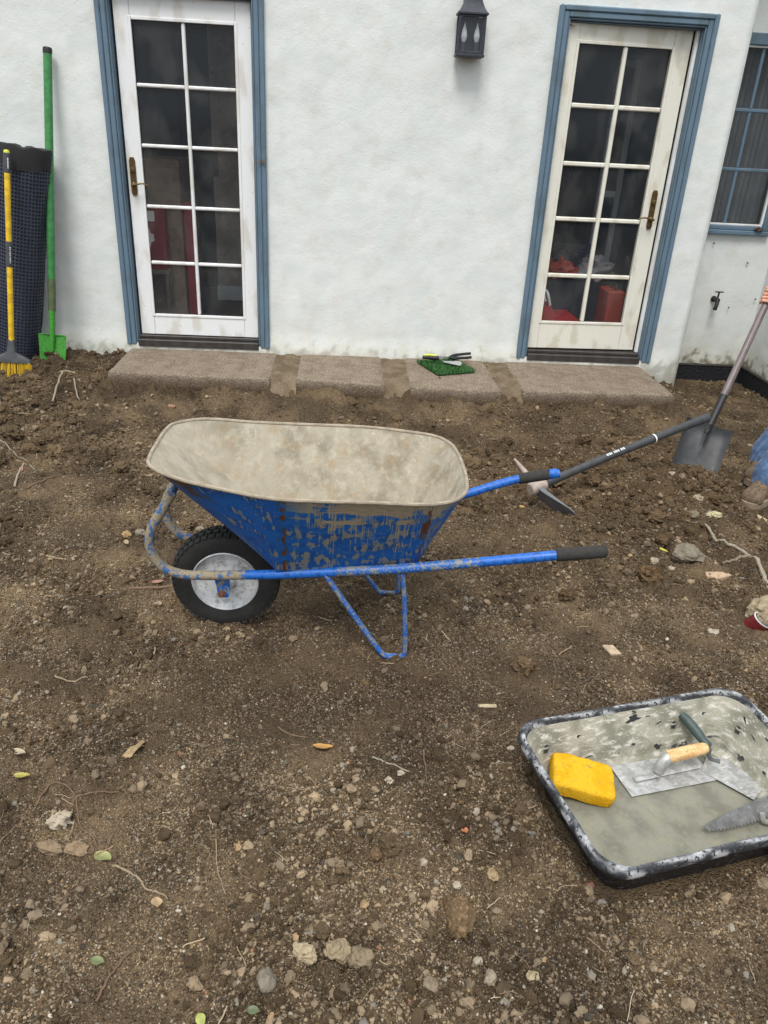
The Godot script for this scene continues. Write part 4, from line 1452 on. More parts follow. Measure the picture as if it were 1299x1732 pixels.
# ---------- step slabs ----------
func steps() -> void:
	var defs := [
		[-1.472, -0.458, 0.60, 0.64, "long pinkish concrete slab below the white left door"],
		[-0.292, 0.272, 0.615, 0.69, "square concrete slab next to the left door's slab"],
		[0.437, 1.012, 0.71, 0.735, "concrete slab carrying the square of green turf"],
		[1.158, 2.158, 0.705, 0.68, "long concrete slab below the cream right door"]]
	for d in defs:
		var o := thing("concrete_slab", d[4], "slab", Vector3.ZERO, "slabs along the foot of the wall")
		var mb := Mb.new()
		var nx := int((d[1] - d[0]) / 0.02)
		var rings := []
		# cross-sections from left to right: back, top, rounded nose, front, underside
		for i in nx + 1:
			var x: float = lerpf(d[0], d[1], float(i) / nx)
			var zf: float = lerpf(d[2], d[3], float(i) / nx)
			var e := minf(x - d[0], d[1] - x)
			var inset := 0.010 * (1.0 - ss(0.0, 0.02, e))
			var ring := PackedVector3Array()
			var top := -0.03 - inset
			ring.append(Vector3(x, -0.26, 0.012))
			ring.append(Vector3(x, top, 0.012))
			for k in 14:
				var zz := lerpf(0.04, zf - 0.012, k / 13.0)
				ring.append(Vector3(x, top + 0.0035 * n_mid.get_noise_2d(x * 1.5, zz * 1.5) + 0.0015 * n_fine.get_noise_2d(x, zz), zz))
			var chip := 0.006 * absf(n_mid.get_noise_2d(x * 3.0, 3.0)) + inset
			ring.append(Vector3(x, top - 0.003 - chip * 0.5, zf - 0.004 - chip))
			ring.append(Vector3(x, top - 0.014, zf - chip * 0.4))
			for k in 4: ring.append(Vector3(x, top - 0.04 - k * 0.05, zf + 0.004 * n_mid.get_noise_3d(x * 2.0, k * 0.3, 1.0) - 0.004 * k))
			rings.append(ring)
		mb.loft(rings, true, true, 35.0)
		# weathering: browner on the soil-splashed front
		var cs := PackedColorArray()
		for p in mb.v:
			var k := ss(-0.045, -0.12, p.y)
			cs.append(Color(0.95, 0.93, 0.90).lerp(Color(0.42, 0.345, 0.265), clampf(1.3 * k + 0.5 * maxf(0.0, n_mid.get_noise_2d(p.x, p.z)), 0.0, 1.0)))
		mb.c = cs
		mb.colored = true
		part("slab_body", mb, mats.slab, o)
	# sandy infill between the slabs
	for f in [[-0.457, -0.293, 0.60], [0.273, 0.436, 0.66], [1.013, 1.157, 0.67]]:
		var mb := Mb.new()
		var vs := PackedVector3Array()
		var ix := PackedInt32Array()
		var cs := PackedColorArray()
		for i in 13:
			for j in 50:
				var x := lerpf(f[0] - 0.004, f[1] + 0.004, i / 12.0)
				var z := lerpf(0.01, f[2] + 0.16, j / 49.0)
				var y := -0.037 + 0.014 * n_mid.get_noise_2d(x * 2.0, z * 2.0) + 0.006 * n_fine.get_noise_2d(x, z)
				y = lerpf(y, macro(x, z) - 0.03, ss(f[2] - 0.06, f[2] + 0.15, z + 0.03 * n_mid.get_noise_2d(x * 1.5, z)))
				vs.append(Vector3(x, y, z))
				cs.append(Color(0.46, 0.375, 0.27).lerp(Color(0.32, 0.25, 0.17), clampf(0.5 + 1.4 * n_tone.get_noise_2d(x * 2.0, z * 2.0), 0.0, 1.0)))
				if i and j: ix.append_array([(i - 1) * 50 + j - 1, i * 50 + j - 1, i * 50 + j, (i - 1) * 50 + j - 1, i * 50 + j, (i - 1) * 50 + j])
		mb.add(vs, ix, 50.0, Vector3.UP, PackedVector2Array(), cs)
		struct("sandy_infill", mb, mats.soil)
	# square of artificial turf with hand tools on it
	var o := thing("turf_sample", "square of green artificial turf lying on a concrete slab", "turf", Vector3(0.708, -0.026, 0.252))
	o.rotation.y = deg_to_rad(22)
	var mb := Mb.new()
	bar(mb, -0.14, 0.14, 0.0, 0.012, -0.158, 0.158, 0.004)
	part("turf_backing", mb, mats.turf, o)
	mb = Mb.new()
	for i in 5200:
		var p := Vector3(rng.randf_range(-0.146, 0.146), 0.010, rng.randf_range(-0.164, 0.164))
		var l := rng.randf_range(0.014, 0.026)
		var a := rng.randf() * TAU
		var s := Vector3(cos(a), 0, sin(a)) * 0.0016
		var tip := p + Vector3(rng.randf_range(-0.010, 0.010), l, rng.randf_range(-0.010, 0.010))
		var g := rng.randf_range(0.6, 1.3)
		var nn := Vector3(rng.randf_range(-0.4, 0.4), 1, 0.4).normalized()
		for q in [p - s, p + s, tip]:
			mb.v.append(q)
			mb.n.append(nn)
			mb.t.append(Vector2.ZERO)
			mb.c.append(Color(0.045 * g, 0.165 * g, 0.035 * g))
	mb.colored = true
	part("turf_blades", mb, mats.blade_turf, o).set_meta("kind", "stuff")
	var tp := Vector3(0.69, 0.004, 0.20)
	o = thing("pointing_trowel", "small pointing trowel with pale steel blade on the turf square", "trowel", tp)
	mb = Mb.new()
	mb.slab(PackedVector2Array([Vector2(0.0, -0.008), Vector2(0.125, -0.045), Vector2(0.13, 0.0), Vector2(0.11, 0.035), Vector2(0.0, 0.008)]), 0.002, Transform3D(Basis.from_euler(Vector3(deg_to_rad(-82), deg_to_rad(-14), 0)), Vector3(0.0, 0.008, 0.03)))
	part("blade", mb, mats.steel, o)
	mb = Mb.new()
	mb.tube(PackedVector3Array([Vector3(0.004, 0.010, 0.028), Vector3(-0.03, 0.026, 0.018)]), 0.005, 8)
	part("tang", mb, mats.iron, o)
	mb = Mb.new()
	mb.tube(smooth_path([Vector3(-0.028, 0.026, 0.018), Vector3(-0.06, 0.026, 0.012), Vector3(-0.10, 0.026, 0.004), Vector3(-0.14, 0.024, -0.002)], 4), [0.012, 0.015, 0.017, 0.018, 0.018, 0.017, 0.016, 0.015, 0.012], 10)
	part("handle", mb, mats.black, o)
	mb = Mb.new()
	mb.tube(PackedVector3Array([Vector3(-0.045, 0.041, 0.014), Vector3(-0.09, 0.044, 0.006), Vector3(-0.13, 0.040, 0.0)]), [0.007, 0.008, 0.006], 8)
	part("grip_inlay", mb, mats.lime, o)
	o = thing("pruning_shears", "pruning shears with two black handles lying across the turf square", "shears", Vector3(0.80, 0.012, 0.14))
	for s in [-1, 1]:
		mb = Mb.new()
		mb.tube(smooth_path([Vector3(-0.06, 0.006, s * 0.006), Vector3(-0.02, 0.010 + s * 0.006, -s * 0.014 - 0.01), Vector3(0.06, 0.014 + s * 0.008, -s * 0.022 - 0.03), Vector3(0.10, 0.016 + s * 0.008, -s * 0.020 - 0.04)], 4), [0.006, 0.008, 0.010, 0.011, 0.011, 0.011, 0.010], 8)
		part("handle", mb, mats.black, o)
		mb = Mb.new()
		mb.slab(PackedVector2Array([Vector2(0, -0.006), Vector2(-0.07, -0.002), Vector2(-0.075, 0.002), Vector2(-0.03, 0.010), Vector2(0, 0.008)]), 0.003, xf(Vector3(-0.055, 0.007 + s * 0.002, s * 0.004), -85, s * 6.0, 0))
		part("blade", mb, mats.iron, o)


# ---------- wheelbarrow ----------
func tray_ring(v: float, inset: float) -> PackedVector3Array:
	# v 0 at the rim, 1 at the floor of the tray; the same count of points all round
	var top := [[-0.585, 0.0], [-0.583, 0.11], [-0.562, 0.19], [-0.47, 0.258], [-0.32, 0.292], [-0.165, 0.318], [0.09, 0.318], [0.262, 0.302], [0.345, 0.268], [0.39, 0.2], [0.405, 0.1], [0.408, 0.0]]
	var bot := [[-0.205, 0.0], [-0.205, 0.06], [-0.203, 0.10], [-0.2, 0.135], [-0.19, 0.152], [-0.172, 0.16], [0.09, 0.168], [0.25, 0.166], [0.265, 0.15], [0.274, 0.12], [0.278, 0.06], [0.278, 0.0]]
	var half := PackedVector3Array()
	var ctl := []
	for i in 12:
		var a: Array = top[i]
		var b: Array = bot[i]
		var x: float = lerpf(a[0], b[0], v)
		var w: float = lerpf(a[1], b[1], v)
		var hr: float = 0.64 + 0.038 * ss(-0.15, -0.6, a[0]) - 0.012 * ss(0.0, 0.3, a[0])
		var hb: float = lerpf(0.296, 0.352, ss(-0.2, 0.28, b[0]))
		var y := lerpf(hr, hb, v)
		ctl.append(Vector3(x, y, w))
	half = smooth_path(ctl, 5)
	var mid := Vector3(lerpf(-0.09, 0.035, v), 0, 0)
	var ring := PackedVector3Array()
	for p in half:
		var o := Vector3(p.x - mid.x, 0, p.z)
		ring.append(p - o.normalized() * inset)
	for i in range(half.size() - 1, -1, -1):
		var p := half[i]
		var o := Vector3(p.x - mid.x, 0, p.z)
		var q := p - o.normalized() * inset
		ring.append(Vector3(q.x, q.y, -q.z))
	return ring


func wheelbarrow() -> void:
	var o := thing("wheelbarrow", "blue wheelbarrow crusted with dried cement, standing empty on the soil", "wheelbarrow", Vector3(0, -0.2, 3.06))
	# tray: pressed sheet with an inside and an outside
	var outer := Mb.new()
	var inner := Mb.new()
	for side in 2:
		var levels := [0.0, 0.08, 0.2, 0.35, 0.5, 0.65, 0.8, 0.92, 1.0]
		var vs := PackedVector3Array()
		var uv := PackedVector2Array()
		var m := 0
		for l in levels:
			var ring := tray_ring(l, 0.0 if side == 0 else 0.004)
			m = ring.size()
			for i in m:
				var p := ring[i]
				if side == 1: p.y += 0.004 * l + 0.003 * n_mid.get_noise_3d(p.x * 3.0, p.y * 3.0, p.z * 3.0)
				else: p += Vector3(0, 0, signf(p.z)) * 0.004 * n_mid.get_noise_3d(p.x * 1.2, p.y * 1.2, p.z) * sin(PI * l)
				vs.append(p)
				uv.append(Vector2(float(i) / (m - 1), 0.02 + l * 0.96))
		var ix := PackedInt32Array()
		for j in levels.size() - 1:
			for i in m:
				var k := (i + 1) % m
				ix.append_array([j * m + i, j * m + k, (j + 1) * m + k, j * m + i, (j + 1) * m + k, (j + 1) * m + i])
		var last := (levels.size() - 1) * m
		vs.append(Vector3(0.035, 0.325 + (0.004 if side else 0.0), 0))
		uv.append(Vector2(0.5, 0.99))
		for i in m: ix.append_array([last + i, last + (i + 1) % m, vs.size() - 1])
		var mb := outer if side == 0 else inner
		# the tray is open above, so orient by the ring: outward for the outside, inward for the inside
		mb.add(vs, ix, 26.0, null, uv)
		if side == 1:
			for i in mb.n.size(): mb.n[i] = -mb.n[i]
			for f in mb.v.size() / 3:
				var a := mb.v[f * 3 + 1]
				mb.v[f * 3 + 1] = mb.v[f * 3 + 2]
				mb.v[f * 3 + 2] = a
				var b := mb.n[f * 3 + 1]
				mb.n[f * 3 + 1] = mb.n[f * 3 + 2]
				mb.n[f * 3 + 2] = b
	part("tray", [[outer, mats.tray_out], [inner, mats.tray_in]], null, o)
	var bead := Mb.new()
	var ring := tray_ring(0.0, 0.001)
	ring.append(ring[0])
	ring.append(ring[1])
	bead.tube(ring, 0.0062, 8, Vector2.ONE, null, false)
	part("rolled_rim", bead, mats.tray_lip, o)
	# frame tubes
	for s in [-1.0, 1.0]:
		var pts := [Vector3(-0.523, 0.555, 0.114 * s), Vector3(-0.553, 0.505, 0.118 * s), Vector3(-0.595, 0.43, 0.12 * s), Vector3(-0.606, 0.365, 0.12 * s), Vector3(-0.578, 0.298, 0.12 * s), Vector3(-0.52, 0.266, 0.12 * s), Vector3(-0.44, 0.262, 0.122 * s), Vector3(-0.30, 0.272, 0.13 * s), Vector3(-0.2, 0.288, 0.15 * s), Vector3(0.0, 0.318, 0.175 * s), Vector3(0.21, 0.35, 0.2 * s), Vector3(0.45, 0.405, 0.245 * s), Vector3(0.66, 0.458, 0.288 * s), Vector3(0.825, 0.484, 0.298 * s)]
		var path := smooth_path(pts, 6)
		var sets := []
		for seg in [[0, 7 * 6, "pipe_dirty" if s > 0 else "pipe_dirty"], [7 * 6, 9 * 6, "pipe_clean"], [9 * 6, 11 * 6, "pipe"], [11 * 6, 13 * 6, "pipe_clean"]]:
			var mb := Mb.new()
			mb.tube(path.slice(seg[0], seg[1] + 1), 0.0160, 14, Vector2.ONE, null, true)
			sets.append([mb, mats[seg[2]]])
		part("frame_tube", sets, null, o)
		var g := Mb.new()
		var a := Vector3(0.672, 0.461, 0.2895 * s)
		var b := Vector3(0.826 if s > 0 else 0.788, 0.4845 if s > 0 else 0.479, 0.2985 * s)
		var d := (b - a).normalized()
		g.tube(PackedVector3Array([a, a + d * 0.004, a.lerp(b, 0.5), b - d * 0.006, b]), [0.018, 0.0203, 0.0206, 0.0203, 0.015], 16)
		part("grip", g, mats.foam, o)
		if s < 0:
			var e := Mb.new()
			e.tube(PackedVector3Array([b, b + d * 0.026, b + d * 0.028]), [0.0195, 0.0195, 0.0185], 14)
			part("handle_end", e, mats.pipe_clean, o)
		# leg: bent flat bar
		var lg := Mb.new()
		lg.tube(smooth_path([Vector3(-0.041, 0.312, 0.176 * s), Vector3(0.03, 0.205, 0.186 * s), Vector3(0.10, 0.10, 0.194 * s), Vector3(0.155, 0.02, 0.2 * s), Vector3(0.178, 0.004, 0.2 * s), Vector3(0.222, 0.004, 0.2 * s), Vector3(0.236, 0.02, 0.2 * s), Vector3(0.232, 0.12, 0.2 * s), Vector3(0.222, 0.24, 0.199 * s), Vector3(0.210, 0.335, 0.197 * s)], 5), 0.0112, 8, Vector2(1.0, 0.8))
		part("leg", lg, mats.pipe, o)
		# axle bracket and bolt
		var br := Mb.new()
		br.slab(PackedVector2Array([Vector2(-0.03, 0.075), Vector2(0.035, 0.075), Vector2(0.026, 0.05), Vector2(0.028, 0.02), Vector2(0.02, -0.018), Vector2(-0.014, -0.018), Vector2(-0.018, 0.03)]), 0.005, xf(Vector3(-0.384, 0.187, 0.108 * s)))
		part("axle_bracket", br, mats.pipe, o)
		br = Mb.new()
		br.lathe(PackedVector2Array([Vector2(0.013, 0), Vector2(0.013, 0.010), Vector2(0.006, 0.010), Vector2(0.006, 0.018), Vector2(0, 0.018)]), xf(Vector3(-0.384, 0.187, 0.111 * s), 90 * s), 6)
		part("bolt", br, mats.rust, o)
	var cr := Mb.new()
	cr.tube(PackedVector3Array([Vector3(-0.522, 0.556, -0.125), Vector3(-0.522, 0.556, 0.125)]), 0.012, 10)
	part("cross_bar", cr, mats.pipe, o)
	cr = Mb.new()
	cr.tube(PackedVector3Array([Vector3(0.21, 0.352, -0.2), Vector3(0.21, 0.352, 0.2)]), 0.009, 8)
	part("cross_bar", cr, mats.pipe, o)
	# wheel
	var w := Node3D.new()
	w.name = "wheel"
	o.add_child(w)
	w.position = Vector3(-0.384, 0.187, 0)
	w.rotation.x = PI / 2
	var ty := Mb.new()
	ty.lathe(PackedVector2Array([Vector2(0.108, -0.036), Vector2(0.118, -0.042), Vector2(0.14, -0.047), Vector2(0.163, -0.046), Vector2(0.175, -0.038), Vector2(0.1795, -0.02), Vector2(0.181, 0.0), Vector2(0.1795, 0.02), Vector2(0.175, 0.038), Vector2(0.163, 0.046), Vector2(0.14, 0.047), Vector2(0.118, 0.042), Vector2(0.108, 0.036)]), Transform3D(), 64, 40.0, null, false)
	part("tyre", ty, mats.rubber, w)
	var tr := Mb.new()
	for k in 44:
		for c in 4:
			var a := TAU * (k + 0.5 * (c % 2)) / 44.0
			var y: float = [-0.0325, -0.011, 0.011, 0.0325][c]
			var r := 0.1805 if absf(y) < 0.02 else 0.1755
			tr.box(Vector3(0.014, 0.0175, 0.0195), Transform3D(Basis.from_euler(Vector3(0, -a, 0)) * Basis.from_euler(Vector3(0, 0, signf(y) * (0.0 if absf(y) < 0.02 else 0.32))), Vector3(cos(a) * r, y, sin(a) * r)), 0.002)
	part("tread", tr, mats.rubber, w).set_meta("kind", "stuff")
	var rm := Mb.new()
	rm.lathe(PackedVector2Array([Vector2(0.112, 0.030), Vector2(0.115, 0.040), Vector2(0.112, 0.044), Vector2(0.108, 0.040), Vector2(0.104, 0.026), Vector2(0.085, 0.020), Vector2(0.05, 0.024), Vector2(0.034, 0.030), Vector2(0.026, 0.052), Vector2(0.018, 0.056), Vector2(0.0, 0.056)]), Transform3D(), 40, 40.0, null, false)
	rm.lathe(PackedVector2Array([Vector2(0.112, -0.030), Vector2(0.115, -0.040), Vector2(0.112, -0.044), Vector2(0.108, -0.040), Vector2(0.104, -0.026), Vector2(0.085, -0.020), Vector2(0.05, -0.024), Vector2(0.034, -0.030), Vector2(0.026, -0.052), Vector2(0.018, -0.056), Vector2(0.0, -0.056)]), Transform3D(), 40, 40.0, null, false)
	part("rim", rm, mats.rimwhite, w)
	var ax := Mb.new()
	ax.tube(PackedVector3Array([Vector3(0, -0.112, 0), Vector3(0, 0.112, 0)]), 0.008, 10)
	part("axle", ax, mats.rust, w)
	var vv := Mb.new()
	vv.tube(PackedVector3Array([Vector3(0.075, 0.02, -0.028), Vector3(0.082, 0.036, -0.034), Vector3(0.084, 0.043, -0.036)]), 0.0055, 8)
	part("valve", vv, mats.black, w)


# ---------- mortar tub ----------
func rr(hx: float, hz: float, rad: float, y: float) -> PackedVector3Array:
	var ring := PackedVector3Array()
	for c in 4:
		var cx: float = [1, -1, -1, 1][c] * (hx - rad)
		var cz: float = [1, 1, -1, -1][c] * (hz - rad)
		for k in 9:
			var a := PI / 2 * c + PI / 2 * k / 8.0
			ring.append(Vector3(cx + cos(a) * rad, y, cz + sin(a) * rad))
		# points along the straight run to the next corner
		var nx: float = [-1, -1, 1, 1][c] * (hx - rad)
		var nz: float = [1, -1, -1, 1][c] * (hz - rad)
		var a2 := PI / 2 * (c + 1)
		var e := Vector3(nx + cos(a2) * rad, y, nz + sin(a2) * rad)
		var s := ring[ring.size() - 1]
		for k in range(1, 10): ring.append(s.lerp(e, k / 10.0))
	return ring


func tub() -> void:
	var at := Vector3(0.904, -0.2, 3.924)
	var o := thing("mortar_tub", "black plastic mortar tub smeared with white plaster, holding trowels and a sponge", "tub", at)
	o.rotation.y = deg_to_rad(14)
	var mb := Mb.new()
	mb.loft([rr(0.27, 0.165, 0.06, -0.004), rr(0.298, 0.188, 0.065, 0.004), rr(0.304, 0.194, 0.068, 0.03), rr(0.341, 0.229, 0.07, 0.126), rr(0.352, 0.238, 0.07, 0.128), rr(0.353, 0.239, 0.07, 0.142)], true, false, 40.0)
	var under := rr(0.27, 0.165, 0.06, -0.004)
	var ui := PackedInt32Array()
	under.append(Vector3(0, -0.004, 0))
	for i in under.size() - 1: ui.append_array([i, (i + 1) % (under.size() - 1), under.size() - 1])
	mb.add(under, ui, 0.0, Vector3.DOWN)
	part("tub_body", mb, mats.tub_out, o)
	mb = Mb.new()
	var rings := [rr(0.352, 0.238, 0.07, 0.138), rr(0.366, 0.251, 0.074, 0.137), rr(0.3695, 0.2545, 0.075, 0.144), rr(0.3695, 0.2545, 0.075, 0.155), rr(0.365, 0.250, 0.074, 0.164), rr(0.360, 0.245, 0.073, 0.167), rr(0.3555, 0.2405, 0.072, 0.165), rr(0.352, 0.237, 0.071, 0.158), rr(0.350, 0.235, 0.07, 0.145)]
	for r in rings:
		for i in r.size():
			var p: Vector3 = r[i]
			r[i] = p + Vector3(0, 0.0035 * n_mid.get_noise_2d(p.x * 1.4, p.z * 1.4), 0)
	mb.loft(rings, true, false, 50.0)
	part("tub_rim", mb, mats.tub_rim, o)
	mb = Mb.new()
	rings = [rr(0.3505, 0.2355, 0.07, 0.150), rr(0.341, 0.227, 0.07, 0.125), rr(0.331, 0.217, 0.069, 0.10), rr(0.319, 0.206, 0.068, 0.07), rr(0.306, 0.194, 0.066, 0.04), rr(0.298, 0.187, 0.064, 0.022), rr(0.286, 0.176, 0.06, 0.013), rr(0.27, 0.162, 0.055, 0.010)]
	for r in rings:
		for i in r.size():
			var p: Vector3 = r[i]
			r[i] = p - Vector3(p.x, 0, p.z).normalized() * 0.004 * absf(n_mid.get_noise_3d(p.x * 3.0, p.y * 3.0, p.z * 3.0))
	mb.loft(rings, true, false, 50.0)
	for i in mb.n.size(): mb.n[i] = -mb.n[i]
	for f in mb.v.size() / 3:
		var a := mb.v[f * 3 + 1]
		mb.v[f * 3 + 1] = mb.v[f * 3 + 2]
		mb.v[f * 3 + 2] = a
		var b := mb.n[f * 3 + 1]
		mb.n[f * 3 + 1] = mb.n[f * 3 + 2]
		mb.n[f * 3 + 2] = b
	part("plastered_wall", mb, mats.tub_in, o)
	mb = Mb.new()
	var fl := [rr(0.272, 0.164, 0.055, 0.0098), rr(0.2, 0.11, 0.05, 0.0115), rr(0.1, 0.06, 0.04, 0.0125), rr(0.03, 0.025, 0.02, 0.0125)]
	var fm := Mb.new()
	fm.loft(fl, true, false, 60.0, Vector3.UP)
	var cap := fl[3] as PackedVector3Array
	cap.append(Vector3(0, 0.0125, 0))
	var ci := PackedInt32Array()
	for i in cap.size() - 1: ci.append_array([i, (i + 1) % (cap.size() - 1), cap.size() - 1])
	fm.add(cap, ci, 0.0, Vector3.UP)
	part("plastered_floor", fm, mats.tub_floor, o)
	var T := Transform3D(Basis.from_euler(Vector3(0, deg_to_rad(14), 0)), at)
	# sponge leaning on the left wall
	var sp := Mb.new()
	var hx := 0.086
	var hz := 0.058
	var srings := []
	for q in [[-0.024, 0.014], [-0.0275, 0.010], [-0.029, 0.004]]: srings.append([hx - q[1], hz - q[1], q[0]])
	var sr := []
	for q in [[0.012, -0.024], [0.004, -0.022], [0.0, -0.015], [0.0, 0.015], [0.004, 0.022], [0.012, 0.025]]:
		var ring := rr(hx - q[0], hz - q[0], 0.016, q[1])
		for i in ring.size():
			var p := ring[i]
			ring[i] = p + Vector3(p.x, p.y, p.z).normalized() * 0.006 * n_mid.get_noise_3d(p.x * 4.0, p.y * 4.0, p.z * 4.0)
		sr.append(ring)
	sp.loft(sr, true, true, 60.0)
	var so := thing("sponge", "yellow grout sponge leaning against the tub's left wall", "sponge", T * Vector3(-0.202, 0.049, -0.118))
	so.basis = T.basis * Basis.from_euler(Vector3(deg_to_rad(7), deg_to_rad(-25), deg_to_rad(-9)))
	part("sponge_block", sp, mats.sponge, so)
	# finishing trowel with wooden handle
	var tr := thing("finishing_trowel", "rectangular finishing trowel with pale wooden handle lying in the tub", "trowel", T * Vector3(0.055, 0.0165, -0.108))
	tr.basis = T.basis * Basis.from_euler(Vector3(0, deg_to_rad(-1), 0))
	mb = Mb.new()
	bar(mb, -0.132, 0.138, 0.0, 0.0018, -0.058, 0.056, 0.0006)
	part("blade", mb, mats.steel, tr)
	mb = Mb.new()
	mb.tube(smooth_path([Vector3(-0.095, 0.006, 0.006), Vector3(0.02, 0.007, 0.003), Vector3(0.12, 0.006, 0.0)], 5), 0.006, 8, Vector2(1.6, 0.8))
	mb.tube(smooth_path([Vector3(-0.025, 0.008, 0.005), Vector3(-0.018, 0.03, 0.004), Vector3(-0.004, 0.052, 0.0), Vector3(0.012, 0.062, -0.002)], 5), [0.012, 0.009, 0.010, 0.016], 10)
	part("shank", mb, mats.steel, tr)
	mb = Mb.new()
	mb.tube(smooth_path([Vector3(0.004, 0.061, -0.002), Vector3(0.014, 0.062, -0.002), Vector3(0.06, 0.064, -0.003), Vector3(0.11, 0.066, -0.004), Vector3(0.128, 0.0665, -0.004), Vector3(0.133, 0.0665, -0.004)], 4), [0.015, 0.016, 0.017, 0.0175, 0.018, 0.0185, 0.0185, 0.0185, 0.0185, 0.0185, 0.018, 0.0175, 0.017, 0.0165, 0.016, 0.0155, 0.0145, 0.013, 0.012, 0.010, 0.008], 16)
	part("handle", mb, mats.wood, tr)
	# margin trowel
	var mt := thing("margin_trowel", "long narrow margin trowel with dark green handle propped on the tub's far wall", "trowel", T * Vector3(0.225, 0.0195, -0.05))
	mt.basis = T.basis
	mb = Mb.new()
	mb.slab(PackedVector2Array([Vector2(-0.055, 0.04), Vector2(0.0, 0.085), Vector2(0.052, 0.06), Vector2(0.082, -0.056), Vector2(0.02, -0.088)]), 0.0016, xf(Vector3.ZERO, -90))
	part("blade", mb, mats.steel, mt)
	mb = Mb.new()
	mb.tube(smooth_path([Vector3(0.02, 0.002, -0.055), Vector3(0.0, 0.006, -0.068), Vector3(-0.010, 0.02, -0.072), Vector3(-0.014, 0.042, -0.070), Vector3(-0.022, 0.053, -0.076)], 4), [0.007, 0.0065, 0.006, 0.006], 8)
	part("neck", mb, mats.iron, mt)
	mb = Mb.new()
	mb.tube(smooth_path([Vector3(-0.018, 0.050, -0.072), Vector3(-0.024, 0.058, -0.084), Vector3(-0.034, 0.074, -0.118), Vector3(-0.046, 0.09, -0.150), Vector3(-0.054, 0.098, -0.168)], 4), [0.011, 0.0125, 0.0135, 0.0135, 0.0125, 0.0125, 0.0135, 0.0145, 0.015, 0.015, 0.015, 0.0145, 0.014, 0.013, 0.012, 0.010], 12)
	part("handle", mb, mats.green_grip, mt)
	# notched trowel, blade tilted up on its handle
	var nt := thing("notched_trowel", "grey notched trowel tilted up on its handle at the tub's near edge", "trowel", T * Vector3(0.155, 0.045, 0.100))
	nt.basis = T.basis
	var poly := PackedVector2Array()
	poly.append(Vector2(-0.125, 0.012))
	var teeth := 26
	for i in teeth:
		var x := lerpf(-0.118, 0.16, float(i) / teeth)
		var belly := -0.020 + 0.016 * pow(absf(x - 0.02) / 0.14, 2.0)
		poly.append(Vector2(x, belly + 0.006))
		poly.append(Vector2(x + 0.0035, belly))
		poly.append(Vector2(x + 0.0075, belly))
	poly.append(Vector2(0.16, 0.03))
	poly.append(Vector2(0.06, 0.030))
	poly.append(Vector2(-0.02, 0.024))
	poly.append(Vector2(-0.09, 0.018))
	mb = Mb.new()
	mb.slab(poly, 0.002, Transform3D(Basis.from_euler(Vector3(deg_to_rad(-48), 0, 0)) * Basis.from_euler(Vector3(0, 0, deg_to_rad(5))), Vector3.ZERO))
	part("blade", mb, mats.dull_steel, nt)
	mb = Mb.new()
	mb.tube(smooth_path([Vector3(0.05, 0.006, 0.006), Vector3(0.055, -0.014, 0.014), Vector3(0.085, -0.022, 0.022)], 4), 0.007, 8)
	part("shank", mb, mats.steel, nt)
	mb = Mb.new()
	mb.tube(PackedVector3Array([Vector3(0.084, -0.022, 0.022), Vector3(0.09, -0.022, 0.022), Vector3(0.13, -0.02, 0.016), Vector3(0.15, -0.018, 0.012)]), [0.009, 0.0115, 0.0125, 0.010], 12)
	part("handle", mb, mats.yellow, nt)


